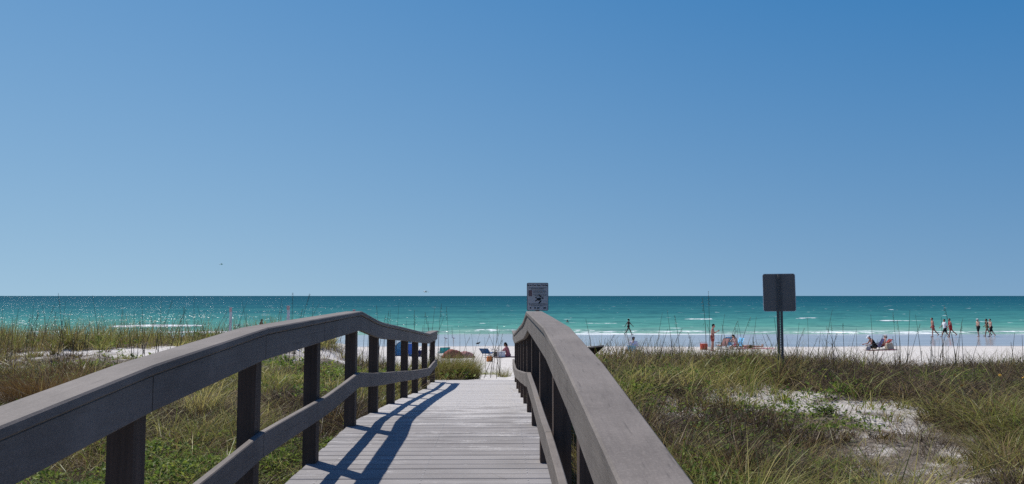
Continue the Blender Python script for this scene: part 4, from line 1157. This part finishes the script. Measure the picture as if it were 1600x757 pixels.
cooler('white cooler in front of the seated person between the railings', spot(783.5, 43), R(4), cloth('white_plastic', (.66, .66, .68), .04), cloth('white_plastic', (.66, .66, .68), .04), (.40, .3, .33))
p = spot(794.5, 43.2)
person('dark haired person in pink sitting on a towel by the white cooler', p, R(170), dict(lean=14, hl=92, hr=84, kl=118, kr=110, sl=48, sr=40, el=30, er=35, pel=.10, head=10), skin='brown', h=1.62, hair=(.012, .01, .01), hairlen=.1, wear=(('shirt', 'pink_cloth', (.40, .14, .15)), ('trunks', 'pink_cloth', (.40, .14, .15))))
towel('dusky towel under the person in pink between the railings', spot(793, 43.1), R(0), cloth('dusky_towel', (.16, .12, .14)), .8, 1.5)
soft_bag('beach_bag', 'orange bag with dark top on the path side below the blue chair', 'bag', spot(765, 39.5), R(20), ORG, (.26, .2, .26), True, .5, cloth('dark_strap', (.03, .02, .02)))
# blue tent behind the left railing
g = thing('beach_tent', 'light blue pop up beach tent seen between the left railing posts', 'tent', spot(634, 45), R(-90))
mb = MB(); n = 14; m_ = 9; vs = []; fs = []
for lay in (1.0, .975):
    for i in range(n):
        a = math.pi * i / (n - 1)
        for j in range(m_):
            b = (j / (m_ - 1)) * R(105); vs.append((-.62 * math.sin(b) * math.sin(a) * lay + .25, -.75 * math.cos(a) * lay, .92 * math.sin(a) * math.cos(b * .86) * lay + (.0 if lay == 1 else .004)))
o_ = n * m_
for i in range(n - 1):
    for j in range(m_ - 1):
        q = i * m_ + j; fs += [(q, q + 1, q + m_ + 1, q + m_), (o_ + q, o_ + q + m_, o_ + q + m_ + 1, o_ + q + 1)]
mb.add(vs, fs, 0, True); mb.build('canopy', SKYB, g)
mb = MB(); mb.tube([(.25 + .005, -.755 * math.cos(a), .925 * math.sin(a)) for a in np.linspace(0, math.pi, 20)], .012, 6); mb.build('hoop', M['tube'], g)
mb = MB(); mb.box((.05, 0, .012), (1.2, 1.45, .02), bevel=.004); mb.build('groundsheet', cloth('grey_sheet', (.22, .22, .23)), g)
chair('royal blue sling chair right of the light blue tent', spot(646, 44), R(95), cloth('royal_canvas', (.05, .13, .45)), 20)
soft_bag('beach_bag', 'navy bag behind the lower end of the left railing', 'bag', spot(659, 44), R(0), NAVY, (.42, .25, .34))
# person in chair right of the near railing
p = spot(990, 46)
chair('pale blue beach chair seen from behind on the sand below the striding walker', p, R(60), SKYB, 24, bl=.40)
seat_person('person in pale lavender shirt and dark cap sitting in the pale blue chair', p, R(60), dict(lean=-8, sl=30, el=60), skin='fair', h=1.70, hair=(.03, .02, .02), hat=('cap', 'navy_cap', (.02, .03, .08)), wear=(('shirt', 'lavender_cloth', (.56, .53, .66), .06), ('shorts', 'navy_canvas', (.02, .025, .09))))
soft_bag('beach_bag', 'grey green bag behind the pale blue chair', 'bag', spot(994.5, 44.6), R(12), cloth('sage_bag', (.20, .19, .15)), (.40, .26, .34))
soft_bag('beach_bag', 'small dark red bag left of the pale blue chair', 'bag', spot(978.5, 46.5), R(0), cloth('dark_red_bag', (.09, .03, .03)), (.18, .14, .26), True, .5)
# group right of centre
cooler('red cooler left of the standing man', spot(1099, 50.8), R(6), cloth('red_plastic', (.52, .09, .06), .08), cloth('red_plastic', (.52, .09, .06), .08), (.42, .3, .40)).location.z += .0
chair('pink patterned beach chair right of the standing man', spot(1126, 51), R(118), PNK, 30, .6, 'tubedark', .2)
chair('slim sky blue beach chair between the pink chair and the reader', spot(1138, 53), R(75), SKYB, 18, .45)
p = spot(1150, 51.5)
chair('blue beach chair with a dark haired person leaning out of it', p, R(200), SKYB, 22)
seat_person('dark haired person in pink sitting bent forward in the blue chair', p, R(200), dict(lean=18, head=25, sl=50, sr=44), skin='fair', h=1.66, hair=(.012, .01, .012), hairlen=.16, wear=(('tank', 'pale_pink_cloth', (.60, .36, .36)), ('trunks', 'crimson_cloth', (.34, .05, .07))))
p = spot(1171, 52.2)
towel('pink towel with a sunbather lying on it, right of the blue chair', spot(1176, 52.2), R(3), cloth('pink_towel', (.60, .24, .27), .15), .85, 2.1)
person('sunbather lying face down on the pink towel', Vector((p.x, p.y, p.z + .02)), R(6), dict(lean=0, hl=0, hr=0, kl=2, kr=2, sl=165, sr=150, el=10, er=20, abl=20, abr=20, pel=.13, lie=-90, head=10), skin='fair', h=1.68, hair=(.25, .17, .09), hairlen=.06, wear=(('briefs',) + BLK,))
towel('rose towel spread on the sand at the right end of the group', spot(1194, 52), R(-2), cloth('rose_towel', (.60, .30, .34), .15), .8, 1.2)
# couple further right
p = spot(1366, 50)
chair('navy patterned beach chair with a person in a white cap', p, R(170), cloth('navy_print', (.035, .035, .10), .8, 12), 28, .62, 'tubedark')
seat_person('person in white cap leaning forward out of the navy chair', p, R(170), dict(lean=30, head=20, sl=12, sr=28, el=62, er=48, hl=84, hr=76, kl=40, kr=50), skin='red', h=1.74, hair=(.03, .02, .02), hat=('cap',) + WHT, wear=(('tank', 'black_cloth', (.012, .012, .015)), ('shorts', 'black_cloth', (.012, .012, .015))))
p = spot(1376, 51.2)
chair('red and navy beach chair behind the one in the white cap', p, R(176), cloth('red_navy_print', (.28, .05, .06), .9, 9), 40, .6, 'tubedark')
seat_person('person in pink top reclining in the red and navy chair', p, R(176), dict(lean=-30, sl=20, sr=10, el=60, er=70), skin='fair', h=1.64, hair=(.10, .06, .03), hairlen=.08, hat=('cap', 'light_cap', (.60, .55, .52), .05), wear=(('tank', 'rose_cloth', (.48, .16, .18)), ('trunks', 'navy_canvas', (.02, .025, .09))))
soft_bag('beach_bag', 'canvas tote with orange side tipped beside the chairs', 'bag', spot(1388, 50.5), R(20), cloth('canvas_tote', (.42, .36, .28), .3), (.5, .24, .42), True, .5, ORG)
towel('dark maroon towel under the two chairs by the tipped tote', spot(1374, 49.6), R(2), cloth('maroon_towel', (.14, .05, .06)), .8, 1.9)
soft_bag('beach_bag', 'pale bag at the feet of the person in the white cap', 'bag', spot(1355, 49.7), R(0), cloth('pale_bag', (.45, .43, .42)), (.24, .18, .26))

# apply the body surfaces
dg = bpy.context.evaluated_depsgraph_get(); dg.update()
done = []
for o, ex in PENDING:
    me = bpy.data.meshes.new_from_object(o.evaluated_get(dg)); done.append((o, ex, me))
for o, ex, me in done:
    mats = [m for m in o.data.materials]; o.modifiers.clear()
    if ex is not None:
        bm = bmesh.new(); bm.from_mesh(me); b0 = len(bm.verts)
        nv = [bm.verts.new(v) for v in ex.v]; bm.verts.ensure_lookup_table()
        for f, m in zip(ex.f, ex.m):
            try: q = bm.faces.new([nv[i] for i in f]); q.material_index = m; q.smooth = True
            except ValueError: pass
        bm.to_mesh(me); bm.free()
    me.materials.clear()
    for m in mats: me.materials.append(m)
    old = o.data; o.data = me; me.name = o.name.split('.')[0]; bpy.data.meshes.remove(old)

# ------------------------------------------------------------------ birds
M['gull_white'] = plain('gull_white', (.70, .70, .72), .7, .05); M['gull_grey'] = plain('gull_grey', (.52, .52, .54), .7, .1); M['beak'] = plain('beak', (.5, .28, .05), .5)
def gull(label, loc, rz, span=1.1, up=25):
    g = thing('gull', label, 'bird', loc, rz); k = span / 1.1
    mb = MB(); mb.tube([Vector(p) * k for p in ((-.26, 0, .01), (-.18, 0, .0), (-.05, 0, -.01), (.08, 0, 0), (.15, 0, .03), (.20, 0, .04), (.235, 0, .035))], [.004, .03, .06, .062, .042, .04, .012], 10)
    mb.tube([Vector(p) * k for p in ((-.36, 0, .012), (-.24, 0, .008))], [.03, .028], 6); mb.build('body', M['gull_white'], g)
    mb = MB(); mb.tube([Vector((.225, 0, .034)) * k, Vector((.275, 0, .026)) * k], [.012, .003], 6); mb.build('beak', M['beak'], g)
    for s in (1, -1):
        mb = MB(); a = R(up); vs = []; st = [(0, .09, -.09, 0), (.2, .12, -.07, .2 * math.tan(a)), (.38, .08, -.08, .34 * math.tan(a) * .8), (.55, -.08, -.14, .22 * math.tan(a))]
        for y, x1, x0, z in st:
            for t in (.012, -.004): vs += [Vector((x1, s * (y + .03), z + .02 + t)) * k, Vector((x0, s * (y + .03), z + .015 + t * .4)) * k]
        fs = []
        for i in range(3):
            b = i * 4; fs += [(b, b + 1, b + 5, b + 4), (b + 2, b + 6, b + 7, b + 3), (b, b + 4, b + 6, b + 2), (b + 1, b + 3, b + 7, b + 5)]
        fs.append((12, 13, 15, 14)); fs.append((0, 2, 3, 1))
        mb.add(vs, fs, 0, True); mb.build('wing', M['gull_grey'], g)
gull('grey winged gull gliding high above the sea on the left', at(346, 413.5, 105), R(20), 1.0, 22)
gull('pale gull flying just above the horizon over the left railing', at(665, 456.5, 88), R(200), 1.2, 18)
def shorebird(label, px, Y, rz, mat):
    p = spot(px, Y); g = thing('shorebird', label, 'bird', p, rz, None)
    mb = MB(); mb.tube([(-.17, 0, .17), (-.10, 0, .185), (0, 0, .20), (.08, 0, .215), (.115, 0, .25), (.135, 0, .285), (.165, 0, .285)], [.006, .035, .065, .05, .034, .034, .012], 10); mb.build('body', mat, g)
    mb = MB(); mb.tube([(.16, 0, .285), (.23, 0, .275)], [.009, .003], 6); mb.build('beak', M['beak'], g)
    for s in (1, -1): mb = MB(); mb.tube([(.0, s * .025, .16), (.012, s * .025, .08), (0, s * .025, .004), (.05, s * .025, .004)], .007, 5); mb.build('leg', M['beak'], g)
M['bird_dark'] = plain('bird_dark', (.035, .033, .033), .8)
shorebird('dark shorebird on the edge of the wet sand left of the blue chair', 747, 56, R(10), M['bird_dark'])
shorebird('grey shorebird on the wet sand just past the left railing end', 697, 66, R(170), M['gull_grey'])
shorebird('pale shorebird on the wet sand between the teal chair and the sea', 709, 66.5, R(190), M['gull_white'])

# ------------------------------------------------------------------ light, sky, camera
sdir = Vector((-.47, .47, 1.0)).normalized()
el = math.asin(sdir.z); az = math.atan2(sdir.x, sdir.y)
SKY_STR = 0.089
w = bpy.data.worlds.new('World'); scene.world = w; w.use_nodes = True
nt = w.node_tree; bg = nt.nodes['Background']
sky = N(nt, 'ShaderNodeTexSky', sky_type='NISHITA'); sky.sun_disc = False
sky.sun_elevation = el; sky.sun_rotation = az; sky.air_density = 1.0; sky.dust_density = 0.0; sky.ozone_density = 3.0; sky.altitude = 0
tc = N(nt, 'ShaderNodeTexCoord'); sx = N(nt, 'ShaderNodeSeparateXYZ'); cx = N(nt, 'ShaderNodeCombineXYZ')
nt.links.new(tc.outputs['Generated'], sx.inputs[0])
nt.links.new(sx.outputs['X'], cx.inputs['X']); nt.links.new(sx.outputs['Y'], cx.inputs['Y'])
# very clean sea air: the pale band at the horizon is thin
nt.links.new(mathn(nt, 'ADD', mathn(nt, 'MULTIPLY', sx.outputs['Z'], 0.5), 0.15), cx.inputs['Z'])
nrm = N(nt, 'ShaderNodeVectorMath', operation='NORMALIZE'); nt.links.new(cx.outputs[0], nrm.inputs[0]); nt.links.new(nrm.outputs[0], sky.inputs['Vector'])
grade = N(nt, 'ShaderNodeVectorMath', operation='MULTIPLY_ADD'); nt.links.new(sky.outputs[0], grade.inputs[0])
grade.inputs[1].default_value = (1.465, 1.11, .65); grade.inputs[2].default_value = tuple(c / 0.085 for c in (-.160, -.066, .188))
floor_ = N(nt, 'ShaderNodeVectorMath', operation='MAXIMUM'); nt.links.new(grade.outputs[0], floor_.inputs[0]); floor_.inputs[1].default_value = tuple(c / SKY_STR for c in (.05, .12, .26))
nt.links.new(floor_.outputs[0], bg.inputs['Color']); bg.inputs['Strength'].default_value = SKY_STR
L = bpy.data.lights.new('sun', 'SUN'); L.energy = 5.0; L.angle = R(.53); L.color = (1.0, .96, .90)
lo = link(bpy.data.objects.new('sun', L)); lo.rotation_euler = (-sdir).to_track_quat('-Z', 'Y').to_euler(); lo.location = (-20, 20, 45)

cam = bpy.data.cameras.new('camera'); cam.sensor_width = 36; cam.lens = 36 * F / 1600; cam.clip_start = .05; cam.clip_end = 60000
co = link(bpy.data.objects.new('camera', cam)); co.location = (0, 0, EYE)
co.rotation_euler = (R(90) + PITCH, 0, -YAW)
scene.camera = co
scene.render.resolution_x, scene.render.resolution_y = 1024, 484
vs_ = scene.view_settings; vs_.view_transform = 'Standard'; vs_.look = 'None'; vs_.exposure = 0; vs_.gamma = 1; vs_.use_curve_mapping = False
scene.cycles.use_denoising = False; scene.cycles.sample_clamp_direct = 5.0; scene.cycles.sample_clamp_indirect = 4.0
scene.cycles.max_bounces = 6; scene.cycles.diffuse_bounces = 3; scene.cycles.glossy_bounces = 3; scene.cycles.transmission_bounces = 4
